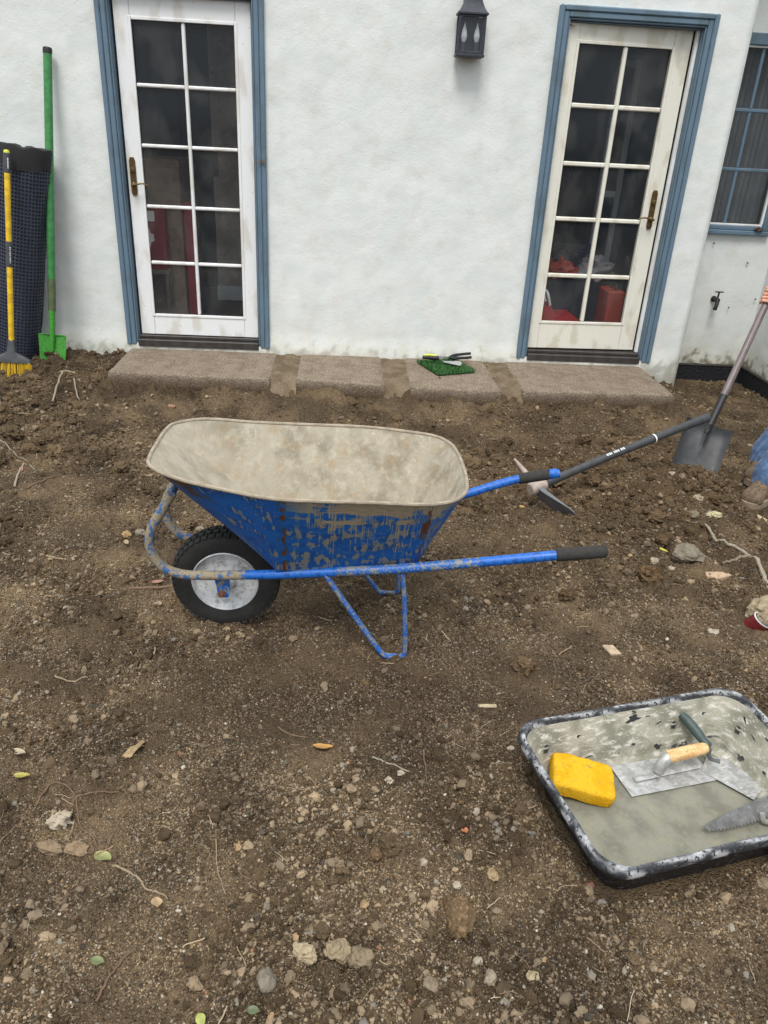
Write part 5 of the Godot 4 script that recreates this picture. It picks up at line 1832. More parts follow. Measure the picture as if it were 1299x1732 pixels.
# ---------- tools along the wall ----------
func wall_tools() -> void:
	# roll of dimpled drainage sheet
	var b := Vector3(-2.2, -0.12, 0.168)
	var t := Vector3(-1.957, 1.17, 0.162)
	var o := thing("dimple_sheet_roll", "tall roll of black dimpled drainage sheet standing against the wall", "roll", b)
	var ax := (t - b).normalized()
	var ex := ax.cross(Vector3.BACK).normalized()
	var ez := ex.cross(ax)
	if ez.z < 0.0: ez = -ez
	var mb := Mb.new()
	var rows := 60
	var n := 44
	var L := (t - b).length()
	var P := func(a: float, y: float, r: float) -> Vector3:
		var rr0 := r + 0.008 * sin(a * 2.0 + y * 1.5) + 0.004 * n_big.get_noise_2d(a, y * 2.0) * 2.0
		return ax * y + ex * cos(a) * rr0 + ez * sin(a) * rr0
	var vs := PackedVector3Array()
	var ix := PackedInt32Array()
	for j in rows:
		var y0 := L * j / rows
		var y1 := L * (j + 1) / rows
		var e := (y1 - y0) * 0.17
		for i in n:
			# the sheet wraps the whole way round
			var a0 := TAU * i / n
			var a1 := TAU * (i + 1) / n
			var f := (a1 - a0) * 0.17
			var g := (a1 - a0) * 0.28
			var k := vs.size()
			vs.append_array([P.call(a0, y0, 0.145), P.call(a1, y0, 0.145), P.call(a1, y1, 0.145), P.call(a0, y1, 0.145)])
			vs.append_array([P.call(a0 + f, y0 + e, 0.145), P.call(a1 - f, y0 + e, 0.145), P.call(a1 - f, y1 - e, 0.145), P.call(a0 + f, y1 - e, 0.145)])
			vs.append_array([P.call(a0 + g, y0 + e * 1.6, 0.136), P.call(a1 - g, y0 + e * 1.6, 0.136), P.call(a1 - g, y1 - e * 1.6, 0.136), P.call(a0 + g, y1 - e * 1.6, 0.136)])
			for q in [[0, 4], [4, 8]]:
				for c in 4:
					var d := (c + 1) % 4
					ix.append_array([k + q[0] + c, k + q[0] + d, k + q[1] + d, k + q[0] + c, k + q[1] + d, k + q[1] + c])
			ix.append_array([k + 8, k + 9, k + 10, k + 8, k + 10, k + 11])
	mb.add(vs, ix, 0.0, null)
	part("dimpled_sheet", mb, mats.membrane, o)
	mb = Mb.new()
	var rings := []
	for q in [[L - 0.085, 0.149, 0.014], [L - 0.05, 0.150, 0.010], [L - 0.01, 0.150, 0.006], [L + 0.03, 0.149, 0.006], [L + 0.042, 0.145, 0.006], [L + 0.044, 0.10, 0.005], [L + 0.036, 0.05, 0.004]]:
		var ring := PackedVector3Array()
		for i in 40:
			var a := TAU * i / 40
			var w: float = q[2] * sin(a * 3.0 + 1.0) + 0.006 * sin(a * 7.0 + q[0] * 20.0)
			ring.append(P.call(a, q[0] + w + 0.02 * sin(a + 0.6), q[1] + 0.004 * sin(a * 5.0)))
		rings.append(ring)
	mb.loft(rings, true, true, 60.0)
	part("felt_wrap", mb, mats.felt, o)
	# green spade
	var top := Vector3(-1.774, 1.752, 0.048)
	var foot := Vector3(-1.925, -0.16, 0.292)
	o = thing("green_spade", "long-handled spade with bright green blade leaning on the stucco wall", "spade", foot)
	var d := (top - foot).normalized()
	var len := (top - foot).length()
	mb = Mb.new()
	mb.tube(PackedVector3Array([d * (len - 0.03), d * 0.80, d * 0.62]), 0.0245, 16)
	part("shaft", [[mb, mats.shaft_green]], null, o)
	mb = Mb.new()
	mb.tube(PackedVector3Array([d * 0.622, d * 0.42]), 0.0242, 16)
	part("muddy_shaft", mb, mats.shaft_olive, o)
	mb = Mb.new()
	mb.tube(PackedVector3Array([d * (len - 0.032), d * (len - 0.006), d * len]), [0.0265, 0.0265, 0.022], 16)
	part("end_cap", mb, mats.black, o)
	mb = Mb.new()
	mb.tube(PackedVector3Array([d * 0.425, d * 0.40, d * 0.26, d * 0.16]), [0.026, 0.0245, 0.022, 0.012], 14, Vector2(1, 0.8))
	part("socket", mb, mats.blade_green, o)
	mb = Mb.new()
	var fx := along(d * 0.02, d, Vector3(0.15, 0.1, 1.0))
	var vs2 := PackedVector3Array()
	var ix2 := PackedInt32Array()
	for side in 2:
		var off := vs2.size()
		for j in 9:
			for i in 13:
				var u := lerpf(-1, 1, i / 12.0)
				var v := j / 8.0
				var hw := lerpf(0.074, 0.086, v)
				vs2.append(fx * Vector3(u * hw, -0.03 + v * 0.275, 0.012 * u * u - (0.002 if side else 0.0) - 0.008))
				if i and j:
					var a := off + (j - 1) * 13 + i - 1
					if side == 0: ix2.append_array([a, a + 1, a + 14, a, a + 14, a + 13])
					else: ix2.append_array([a, a + 14, a + 1, a, a + 13, a + 14])
	mb.add(vs2, ix2, 40.0, 0)
	mb.box(Vector3(0.172, 0.003, 0.018), fx * Transform3D(Basis(), Vector3(0, 0.2465, -0.006)), 0.001)
	part("blade", mb, mats.blade_green, o)
	mb = Mb.new()
	for i in 9: mb.rock(610 + i, Vector3.ONE * rng.randf_range(0.006, 0.014), fx * Transform3D(Basis(), Vector3(rng.randf_range(-0.05, 0.04), rng.randf_range(0.09, 0.13), 0.004)), 1, 0.5, 50.0, Color(0.085, 0.065, 0.042))
	part("caked_mud", mb, mats.clod, o).set_meta("kind", "stuff")
	# broom
	var bt := Vector3(-1.982, 1.195, 0.352)
	var bb := Vector3(-2.085, 0.085, 0.478)
	o = thing("broom", "yellow broom with grey head and black grips leaning on the dimpled roll", "broom", bb)
	d = (bt - bb).normalized()
	len = (bt - bb).length()
	for q in [[0.0, 0.475, "yellow"], [0.62, len - 0.115, "yellow"]]:
		mb = Mb.new()
		mb.tube(PackedVector3Array([d * q[0], d * q[1]]), 0.0168, 14)
		part("handle", mb, mats[q[2]], o)
	for q in [[0.473, 0.622], [len - 0.117, len - 0.008]]:
		mb = Mb.new()
		mb.tube(PackedVector3Array([d * q[0], d * (q[0] + 0.004), d * (q[1] - 0.004), d * q[1]]), [0.0175, 0.0195, 0.0195, 0.0175], 14)
		part("grip", mb, mats.grey_plastic, o)
		mb = Mb.new()
		# worn white lettering runs along the grip
		var gx := along(d * (q[0] + 0.02), d, Vector3(0.75, 0, 1))
		for k in 9:
			var y: float = 0.006 + k * (q[1] - q[0] - 0.05) / 9.0
			mb.box(Vector3(0.006, 0.004 + 0.002 * (k % 3), 0.0006), gx * Transform3D(Basis(), Vector3(0, y, 0.0196)), 0.0002)
		part("lettering", mb, mats.white_print, o)
	mb = Mb.new()
	mb.tube(PackedVector3Array([d * (len - 0.009), d * (len + 0.004), d * (len + 0.008)]), [0.017, 0.016, 0.008], 14)
	part("end_cap", mb, mats.lime, o)
	var hd := along(Vector3.ZERO, Vector3(0.03, 0.96, -0.28), Vector3(0.12, 0, 1))
	mb = Mb.new()
	rings = []
	for q in [[0.03, 0.021, 0.021], [0.0, 0.022, 0.022], [-0.045, 0.028, 0.024], [-0.066, 0.075, 0.024], [-0.083, 0.108, 0.025], [-0.098, 0.118, 0.026], [-0.112, 0.118, 0.026]]:
		var ring := PackedVector3Array()
		for i in 24:
			var a := TAU * i / 24
			ring.append(hd * Vector3(signf(cos(a)) * pow(absf(cos(a)), 0.7) * q[1], q[0], signf(sin(a)) * pow(absf(sin(a)), 0.7) * q[2]))
		rings.append(ring)
	mb.loft(rings, true, true, 40.0)
	part("broom_head", mb, mats.grey_plastic, o)
	mb = Mb.new()
	for i in 620:
		var u := rng.randf_range(-1, 1)
		var w := rng.randf_range(-1, 1)
		var p := Vector3(u * 0.112, -0.108, w * 0.02)
		var q := Vector3(u * 0.138 + rng.randf_range(-0.006, 0.006), -0.258 + rng.randf_range(-0.006, 0.012) + 0.02 * u, w * 0.034 + rng.randf_range(-0.008, 0.008))
		var g := rng.randf_range(0.55, 1.1)
		mb.tube(PackedVector3Array([hd * p, hd * (p.lerp(q, 0.5) + Vector3(0, 0, rng.randf_range(-0.003, 0.003))), hd * q]), 0.0013, 3, Vector2.ONE, Color(0.86 * g, 0.86 * g, 0.8 * g), false, 0.0)
	part("bristles", mb, mats.bristle, o).set_meta("kind", "stuff")
	# end of another pole at the frame's left edge
	var pf := Vector3(-1.955, -0.165, 1.075)
	o = thing("pole_with_mint_collar", "grey pole with mint green collar and dark foot at the far left", "pole", pf)
	d = Vector3(-0.42, 1.0, -0.62).normalized()
	mb = Mb.new()
	mb.tube(PackedVector3Array([d * -0.01, d * 0.05, d * 0.055]), [0.022, 0.022, 0.018], 12)
	part("foot", mb, mats.black, o)
	mb = Mb.new()
	mb.tube(PackedVector3Array([d * 0.05, d * 0.165]), 0.018, 12)
	mb.tube(PackedVector3Array([d * 0.30, d * 1.3]), 0.014, 12)
	part("shaft", mb, mats.pale_iron, o)
	mb = Mb.new()
	mb.tube(PackedVector3Array([d * 0.16, d * 0.18, d * 0.29, d * 0.305]), [0.019, 0.027, 0.027, 0.018], 14)
	part("collar", mb, mats.mint, o)


# ---------- mattock, shovel ----------
func mattock_and_shovel() -> void:
	var eye := Vector3(0.905, -0.028, 2.2)
	var butt := Vector3(1.85, 0.188, 1.765)
	var o := thing("mattock", "mattock with dark fibreglass handle lying across the dug soil heap", "mattock", eye)
	var d := (butt - eye).normalized()
	var len := (butt - eye).length()
	var mb := Mb.new()
	var pts := PackedVector3Array()
	var rad := []
	for k in 13:
		var t := lerpf(0.03, 1.0, k / 12.0)
		pts.append(d * len * t + Vector3(0, 0.006 * sin(t * PI), 0))
		rad.append(0.019 + 0.004 * ss(0.82, 1.0, t) + 0.005 * ss(0.16, 0.05, t))
	pts.append(d * (len + 0.006))
	rad.append(0.014)
	mb.tube(pts, rad, 16, Vector2(0.86, 1.1))
	part("handle", mb, mats.fiberglass, o)
	mb = Mb.new()
	var rx := along(d * len * 0.665 + Vector3(0, 0.005, 0), d)
	mb.lathe(PackedVector2Array([Vector2(0.0222, -0.004), Vector2(0.0226, 0), Vector2(0.0222, 0.004)]), rx, 18, 40.0, null, false)
	part("white_ring", mb, mats.white_print, o)
	mb = Mb.new()
	var lx := along(d * len * 0.385 + Vector3(0, 0.006, 0), d, Vector3(-0.2, 0.9, 0.6))
	for k in 13:
		var y := k * 0.0085
		if k in [4, 9]: continue
		mb.box(Vector3(0.012, 0.0055 - 0.0015 * (k % 2), 0.0008), lx * Transform3D(Basis(), Vector3(0, y, 0.0206)), 0.0002)
	part("lettering", mb, mats.white_print, o)
	# head: eye collar, pick arm, adze arm
	mb = Mb.new()
	mb.tube(PackedVector3Array([d * -0.035, d * -0.03, d * 0.045, d * 0.05]), [0.026, 0.031, 0.030, 0.026], 16)
	part("eye_collar", mb, mats.pale_iron, o)
	mb = Mb.new()
	mb.tube(smooth_path([Vector3(0.0, 0.0, 0.0), Vector3(-0.02, 0.022, -0.045), Vector3(-0.05, 0.05, -0.10), Vector3(-0.082, 0.078, -0.15)], 5), [0.024, 0.023, 0.021, 0.019, 0.018, 0.017, 0.016, 0.015, 0.014, 0.013, 0.011, 0.010, 0.009, 0.007, 0.006, 0.004], 8, Vector2(1, 0.8))
	part("pick", mb, mats.pale_iron, o)
	mb = Mb.new()
	var rings := []
	var w := d.cross(Vector3(0.6, -0.4, 0.5)).normalized()
	for q in [[Vector3(0.005, -0.004, 0.008), 0.022, 0.013], [Vector3(0.04, -0.03, 0.034), 0.030, 0.010], [Vector3(0.085, -0.058, 0.06), 0.038, 0.006], [Vector3(0.13, -0.085, 0.078), 0.043, 0.004], [Vector3(0.152, -0.102, 0.082), 0.044, 0.003], [Vector3(0.172, -0.122, 0.082), 0.045, 0.0015]]:
		var nrm := w.cross(Vector3(0.6, -0.4, 0.6).normalized()).normalized()
		rings.append(PackedVector3Array([q[0] - w * q[1] - nrm * q[2], q[0] + w * q[1] - nrm * q[2], q[0] + w * q[1] + nrm * q[2], q[0] - w * q[1] + nrm * q[2]]))
	mb.loft(rings, true, true, 30.0)
	part("adze", mb, mats.iron, o)
	# square shovel held upright
	var p0 := Vector3(1.878, -0.145, 1.70)
	var p1 := Vector3(1.972, 0.095, 1.565)
	o = thing("square_shovel", "square-mouthed shovel with dark blade stood upright in the soil heap", "shovel", p0)
	d = (p1 - p0).normalized()
	var fx := along(Vector3.ZERO, d, Vector3(-0.28, 0.35, 1.0))
	mb = Mb.new()
	var vs := PackedVector3Array()
	var ix := PackedInt32Array()
	for side in 2:
		var off := vs.size()
		for j in 13:
			for i in 17:
				var u := lerpf(-1, 1, i / 16.0)
				var v := j / 12.0
				var hw := 0.118 + 0.004 * v
				var z := 0.030 * pow(absf(u), 5.0) * (0.35 + 0.65 * v) + 0.016 * ss(0.86, 1.0, v)
				# pressed socket crease running down the middle
				z += 0.016 * ss(0.05 + 0.14 * v, 0.0, absf(u)) * ss(0.28, 0.85, v)
				vs.append(fx * Vector3(u * hw, v * 0.272, z - (0.003 if side else 0.0)))
				if i and j:
					var a := off + (j - 1) * 17 + i - 1
					if side == 0: ix.append_array([a, a + 1, a + 18, a, a + 18, a + 17])
					else: ix.append_array([a, a + 18, a + 1, a, a + 17, a + 18])
	mb.add(vs, ix, 50.0, 0)
	part("blade", mb, mats.charcoal, o)
	var s0 := fx * Vector3(0, 0.225, 0.006)
	var d2 := Vector3(0.35, 0.61, -0.385).normalized()
	mb = Mb.new()
	mb.tube(PackedVector3Array([s0, s0 + d2 * 0.03, s0 + d2 * 0.05, s0 + d2 * 0.235]), [0.012, 0.017, 0.019, 0.0205], 14)
	part("socket", mb, mats.black, o)
	mb = Mb.new()
	mb.tube(PackedVector3Array([s0 + d2 * 0.22, s0 + d2 * 1.16]), 0.019, 14)
	part("shaft", mb, mats.shaft_grey, o)
	mb = Mb.new()
	mb.tube(PackedVector3Array([s0 + d2 * 1.158, s0 + d2 * 1.165, s0 + d2 * 1.185, s0 + d2 * 1.19]), [0.019, 0.021, 0.021, 0.016], 14)
	part("end_cap", mb, mats.black, o)
	shaft_at = p0 + s0
	shaft_dir = d2


var shaft_at := Vector3.ZERO
var shaft_dir := Vector3.UP


# ---------- the digger ----------
func snet(bones: Array, cell: float, flatten := -99.0) -> Array:
	# surface nets over smoothly joined tapered capsules: [a, b, ra, rb, blend]
	var lo := Vector3.INF
	var hi := -Vector3.INF
	for b in bones:
		var r: float = maxf(b[2], b[3]) + 0.03
		for p in [b[0], b[1]]:
			lo = lo.min(p - Vector3.ONE * r)
			hi = hi.max(p + Vector3.ONE * r)
	var n := Vector3i(((hi - lo) / cell).ceil()) + Vector3i.ONE * 2
	var f := PackedFloat32Array()
	f.resize(n.x * n.y * n.z)
	f.fill(1.0)
	for b in bones:
		var a: Vector3 = b[0]
		var e: Vector3 = b[1]
		var ra: float = b[2]
		var rb: float = b[3]
		var k: float = b[4]
		var pad := maxf(ra, rb) + k + cell * 2.0
		var l := Vector3i(((a.min(e) - Vector3.ONE * pad - lo) / cell).floor()).clamp(Vector3i.ZERO, n - Vector3i.ONE)
		var h := Vector3i(((a.max(e) + Vector3.ONE * pad - lo) / cell).ceil()).clamp(Vector3i.ZERO, n - Vector3i.ONE)
		var ab := e - a
		var q := maxf(ab.length_squared(), 1e-8)
		for z in range(l.z, h.z + 1):
			for y in range(l.y, h.y + 1):
				var at := (z * n.y + y) * n.x
				for x in range(l.x, h.x + 1):
					var p := lo + Vector3(x, y, z) * cell
					var t := clampf((p - a).dot(ab) / q, 0.0, 1.0)
					var d := (p - a - ab * t).length() - lerpf(ra, rb, t)
					var o := f[at + x]
					var m := maxf(k - absf(o - d), 0.0) / k
					f[at + x] = minf(o, d) - m * m * k * 0.25
	var vid := PackedInt32Array()
	vid.resize(f.size())
	vid.fill(-1)
	var vs := PackedVector3Array()
	var co := [Vector3i(0, 0, 0), Vector3i(1, 0, 0), Vector3i(0, 1, 0), Vector3i(1, 1, 0), Vector3i(0, 0, 1), Vector3i(1, 0, 1), Vector3i(0, 1, 1), Vector3i(1, 1, 1)]
	var ed := [[0, 1], [2, 3], [4, 5], [6, 7], [0, 2], [1, 3], [4, 6], [5, 7], [0, 4], [1, 5], [2, 6], [3, 7]]
	var st := PackedInt32Array()
	for c in co: st.append((c.z * n.y + c.y) * n.x + c.x)
	for z in n.z - 1:
		for y in n.y - 1:
			for x in n.x - 1:
				var at := (z * n.y + y) * n.x + x
				var neg := 0
				for c in 8:
					if f[at + st[c]] < 0.0: neg += 1
				if neg == 0 or neg == 8: continue
				var sum := Vector3.ZERO
				var cnt := 0
				for e in ed:
					var u := f[at + st[e[0]]]
					var v := f[at + st[e[1]]]
					if (u < 0.0) == (v < 0.0): continue
					sum += Vector3(co[e[0]]).lerp(Vector3(co[e[1]]), u / (u - v))
					cnt += 1
				vid[at] = vs.size()
				var pos := lo + (Vector3(x, y, z) + sum / cnt) * cell
				pos.y = maxf(pos.y, flatten)
				vs.append(pos)
	var ix := PackedInt32Array()
	var ax := [1, n.x, n.x * n.y]
	for z in range(1, n.z - 1):
		for y in range(1, n.y - 1):
			for x in range(1, n.x - 1):
				var at := (z * n.y + y) * n.x + x
				for k in 3:
					if (f[at] < 0.0) == (f[at + ax[k]] < 0.0): continue
					var u: int = ax[(k + 1) % 3]
					var v: int = ax[(k + 2) % 3]
					var q := [vid[at], vid[at - u], vid[at - u - v], vid[at - v]]
					if q.min() < 0: continue
					if f[at] < 0.0: ix.append_array([q[0], q[2], q[1], q[0], q[3], q[2]])
					else: ix.append_array([q[0], q[1], q[2], q[0], q[2], q[3]])
	return [vs, ix]


func flesh(called: String, bones: Array, cell: float, m: Material, parent: Node3D, flatten := -99.0) -> void:
	var r := snet(bones, cell, flatten)
	var mb := Mb.new()
	mb.add(r[0], r[1], 75.0, null)
	part(called, mb, m, parent)


func person() -> void:
	var o := thing("person", "person in blue jeans and brown boots at the right edge holding the shovel", "person")
	var fwd := Vector3(-0.55, 0, 0.83).normalized()
	var rt := fwd.cross(Vector3.UP).normalized()
	var up := Vector3.UP
	var g := ground_y(2.10, 2.06) + 0.016
	# joints
	var ankL := Vector3(2.12, g + 0.085, 1.99)
	var ankR := Vector3(2.25, g + 0.085, 1.70)
	var pel := Vector3(2.56, g + 0.90, 1.58)
	var hipL := pel - rt * 0.09
	var hipR := pel + rt * 0.09
	var kneeL := Vector3(2.345, g + 0.47, 1.88)
	var kneeR := Vector3(2.43, g + 0.47, 1.68)
	var chest := pel + Vector3(0.03, 0.40, 0.0) + fwd * 0.06
	var shR := chest + rt * 0.17 + up * 0.05
	var shL := chest - rt * 0.17 + up * 0.05
	var hold := shaft_at + shaft_dir * 0.845
	# the palm sits on the far side of the shaft, fingers come round its front
	var s := shaft_dir
	var side := (Vector3(1, 0, 0.1) - s * s.dot(Vector3(1, 0, 0.1))).normalized()
	var front := s.cross(side).normalized()
	if front.z < 0.0: front = -front
	var wristR := hold + side * 0.085 - front * 0.012 - s * 0.01
	var elbR := (shR + wristR) / 2 + Vector3(0.10, -0.10, -0.02)
	var elbL := shL + Vector3(0.05, -0.30, 0.02)
	var wristL := elbL + Vector3(-0.06, -0.24, 0.08)
	var neck := chest + up * 0.14
	var head := neck + up * 0.13 + fwd * 0.045
	# body: neck, head, arms and hands in one skin
	var body := []
	body.append([chest, neck, 0.075, 0.055, 0.04])
	body.append([neck, head - up * 0.03, 0.055, 0.058, 0.03])
	body.append([head - up * 0.035 + fwd * 0.012, head + up * 0.055, 0.070, 0.082, 0.03])
	body.append([head + up * 0.03 - fwd * 0.035, head + up * 0.06, 0.078, 0.08, 0.03])
	body.append([head - up * 0.085 + fwd * 0.06, head - up * 0.06 + fwd * 0.04, 0.026, 0.045, 0.02])
	body.append([head - up * 0.005 + fwd * 0.092, head - up * 0.032 + fwd * 0.104, 0.008, 0.013, 0.012])
	body.append([head - up * 0.066 + fwd * 0.086 - rt * 0.018, head - up * 0.066 + fwd * 0.086 + rt * 0.018, 0.008, 0.008, 0.008])
	for k in [-1, 1]:
		body.append([head + rt * 0.078 * k + up * 0.01, head + rt * 0.08 * k - up * 0.03, 0.017, 0.011, 0.008])
		body.append([head + up * 0.022 + fwd * 0.082 + rt * 0.03 * k, head + up * 0.022 + fwd * 0.082 + rt * 0.04 * k, 0.012, 0.011, 0.01])
	body.append([chest, pel, 0.13, 0.12, 0.05])
	for a in [[shR, elbR, wristR], [shL, elbL, wristL]]:
		body.append([a[0], a[1], 0.048, 0.040, 0.03])
		body.append([a[1], a[2], 0.040, 0.027, 0.02])
	flesh("body", body, 0.011, mats.skin, o)
	# right hand round the shaft, left hand hanging
	var hand := [[wristR, hold + side * 0.042 + s * 0.0, 0.026, 0.024, 0.015], [hold + side * 0.036 - s * 0.026, hold + side * 0.036 + s * 0.036, 0.017, 0.017, 0.012]]
	for k in 4:
		var c := hold + s * (-0.033 + 0.0225 * k)
		var R := 0.0305
		var reach: float = [1.0, 1.12, 1.15, 1.05][k]
		var pp := c + side * 0.036 + front * 0.016
		for j in 4:
			var a := lerpf(0.75, 3.5 * reach, j / 3.0)
			var q := c + side * cos(a) * R + front * sin(a) * R
			hand.append([pp, q, 0.0105 - 0.0006 * j, 0.0100 - 0.0006 * j, 0.0035])
			pp = q
	var th := hold + side * 0.03 - front * 0.014 + s * 0.03
	var t2 := hold + s * 0.052 - front * 0.031 + side * 0.004
	var t3 := hold + s * 0.064 - front * 0.012 - side * 0.027
	hand.append([th, t2, 0.0125, 0.011, 0.006])
	hand.append([t2, t3, 0.011, 0.009, 0.004])
	flesh("hand", hand, 0.0034, mats.skin, o)
	var hl := [[wristL, wristL + Vector3(-0.02, -0.075, 0.02), 0.026, 0.03, 0.015]]
	for k in 4:
		var base := wristL + Vector3(-0.02, -0.075, 0.02) + fwd * (0.027 - 0.018 * k) + Vector3(0, -0.012, 0)
		var m1 := base + Vector3(-0.002, -0.036, 0.002) + fwd * 0.002
		var l: float = [0.8, 1.0, 0.95, 0.75][k]
		var m2 := m1 + Vector3(-0.012, -0.024, -0.008) * l
		var m3 := m2 + Vector3(-0.018, -0.012, -0.010) * l
		hl.append_array([[base, m1, 0.0102, 0.0095, 0.004], [m1, m2, 0.0095, 0.009, 0.003], [m2, m3, 0.009, 0.008, 0.003]])
	var tb := wristL + Vector3(-0.012, -0.03, 0.02) + fwd * 0.022
	hl.append_array([[tb, tb + fwd * 0.024 + Vector3(0, -0.03, 0), 0.013, 0.011, 0.008], [tb + fwd * 0.024 + Vector3(0, -0.03, 0), tb + fwd * 0.022 + Vector3(-0.008, -0.058, 0), 0.011, 0.009, 0.004]])
	flesh("hand", hl, 0.0036, mats.skin, o)
	# clothes
	var jeans := [[pel + up * 0.06, pel - up * 0.02, 0.148, 0.15, 0.04], [hipL, hipR, 0.12, 0.12, 0.04]]
	for a in [[hipL, kneeL, ankL], [hipR, kneeR, ankR]]:
		jeans.append([a[0] - up * 0.02, a[1], 0.105, 0.080, 0.03])
		jeans.append([a[1], a[2] + up * 0.05, 0.080, 0.074, 0.03])
		# bunched cuff over the boot
		jeans.append([a[2] + up * 0.052 + fwd * 0.004, a[2] + up * 0.03 + fwd * 0.008, 0.070, 0.072, 0.012])
	flesh("jeans", jeans, 0.0095, mats.denim, o)
	for a in [ankL, ankR]:
		# turned hem standing round the boot's top
		var cf := Mb.new()
		var rings := []
		for q in [[0.075, 0.062], [0.062, 0.077], [0.040, 0.081], [0.012, 0.083], [-0.004, 0.084], [-0.006, 0.080], [0.012, 0.078], [0.04, 0.074]]:
			var ring := PackedVector3Array()
			for k in 30:
				var t := TAU * k / 30
				var w: float = q[1] + 0.004 * sin(t * 3.0 + q[0] * 60.0) + 0.002 * sin(t * 8.0)
				ring.append(a + up * (q[0] + 0.005 * sin(t * 2.0)) + fwd * 0.008 + fwd * cos(t) * w + rt * sin(t) * w * 0.92)
			rings.append(ring)
		cf.loft(rings, true, false, 50.0, 0)
		part("hem", cf, mats.denim, o)
	var shirt := [[chest + up * 0.03, pel + up * 0.02, 0.145, 0.145, 0.06], [shR, shL, 0.075, 0.075, 0.05], [chest + up * 0.05, neck - up * 0.02, 0.10, 0.07, 0.04]]
	for a in [[shR, elbR, wristR], [shL, elbL, wristL]]:
		shirt.append([a[0], a[1], 0.070, 0.056, 0.04])
		shirt.append([a[1], a[1].lerp(a[2], 0.72), 0.056, 0.044, 0.03])
	flesh("shirt", shirt, 0.013, mats.shirt, o)
	var hair := [[head + up * 0.062 - fwd * 0.02, head + up * 0.072 + fwd * 0.012, 0.089, 0.083, 0.03], [head - fwd * 0.045 + up * 0.02, head - fwd * 0.05 - up * 0.045, 0.072, 0.055, 0.03]]
	flesh("hair", hair, 0.008, mats.hair, o)
	for k in [-1, 1]:
		var e := Mb.new()
		e.lathe(PackedVector2Array([Vector2(0.0, -0.011), Vector2(0.008, -0.008), Vector2(0.0112, 0), Vector2(0.008, 0.008), Vector2(0.0, 0.011)]), Transform3D(Basis(), head + up * 0.008 + fwd * 0.073 + rt * 0.032 * k), 12)
		part("eye", e, mats.white_print, o)
	for a in [[ankL, -0.27], [ankR, -0.1]]:
		var f := fwd.rotated(up, a[1])
		var r := f.cross(up)
		var an: Vector3 = a[0]
		var b := Vector3(an.x, g, an.z)
		var bt := Node3D.new()
		bt.name = "boot"
		o.add_child(bt, true)
		var boot := [[an + up * 0.055, an - up * 0.01, 0.056, 0.054, 0.03], [b + up * 0.055 - f * 0.055, b + up * 0.05 + f * 0.02, 0.044, 0.048, 0.03],
			[b + up * 0.052 + f * 0.03, b + up * 0.042 + f * 0.125, 0.048, 0.040, 0.03], [b + up * 0.04 + f * 0.115 + r * 0.012, b + up * 0.04 + f * 0.15, 0.042, 0.036, 0.02], [b + up * 0.036 + f * 0.15 - r * 0.02, b + up * 0.036 + f * 0.15 + r * 0.022, 0.032, 0.032, 0.02],
			[an + up * 0.02 + f * 0.03, b + up * 0.07 + f * 0.07, 0.046, 0.040, 0.03]]
		flesh("upper", boot, 0.0055, mats.leather, bt, g + 0.022)
		var so := Mb.new()
		var ring := PackedVector2Array()
		for k in 28:
			var t := TAU * k / 28
			var y := cos(t) * 0.150
			var wd := lerpf(0.044, 0.059, ss(-0.1, 0.09, y))
			ring.append(Vector2(signf(sin(t)) * pow(absf(sin(t)), 0.75) * wd, y + 0.055))
		var sx := Transform3D(Basis(r, f, up), b + up * 0.012)
		so.slab(ring, 0.034, sx)
		part("sole", so, mats.sole, bt)
		for k in 5:
			var lc := Mb.new()
			var c := b + f * (0.10 - 0.024 * k) + up * (0.083 + 0.0125 * k + 0.004 * maxi(0, k - 2))
			lc.tube(PackedVector3Array([c - r * 0.026 - up * 0.01, c + up * 0.004, c + r * 0.026 - up * 0.01]), 0.0032, 6)
			part("lace", lc, mats.sole, bt)


# ---------- small things on the soil ----------
func leaf_shape(mb: Mb, x: Transform3D, l: float, w: float, c: Color, curl := 0.2) -> void:
	var vs := PackedVector3Array()
	var cs := PackedColorArray()
	var ix := PackedInt32Array()
	for side in 2:
		var off := vs.size()
		for i in 9:
			var t := i / 8.0
			var hw := w * pow(sin(PI * clampf(t * 0.96 + 0.02, 0, 1)), 0.8) * (1.15 - 0.4 * t)
			for k in 5:
				var u := (k - 2) / 2.0
				var y := curl * l * (0.35 * pow(t - 0.4, 2.0) + 0.25 * u * u * w / l * 2.0) + 0.01 * l * sin(t * 13.0 + u * 4.0)
				vs.append(x * Vector3(u * hw, y - side * 0.0005, (t - 0.5) * l))
				var v := 0.75 + 0.35 * absf(u) + 0.25 * n_fine.get_noise_2d(t * 3.0 + l * 90.0, u * 3.0)
				cs.append(Color(c.r * v, c.g * v, c.b * v))
				if i and k:
					var a := off + (i - 1) * 5 + k - 1
					if side == 0: ix.append_array([a, a + 1, a + 6, a, a + 6, a + 5])
					else: ix.append_array([a, a + 6, a + 1, a, a + 5, a + 6])
	mb.add(vs, ix, 60.0, 0, PackedVector2Array(), cs)


func on(x: float, z: float, up := 0.0) -> Vector3:
	return Vector3(x, ground_y(x, z) + up, z)


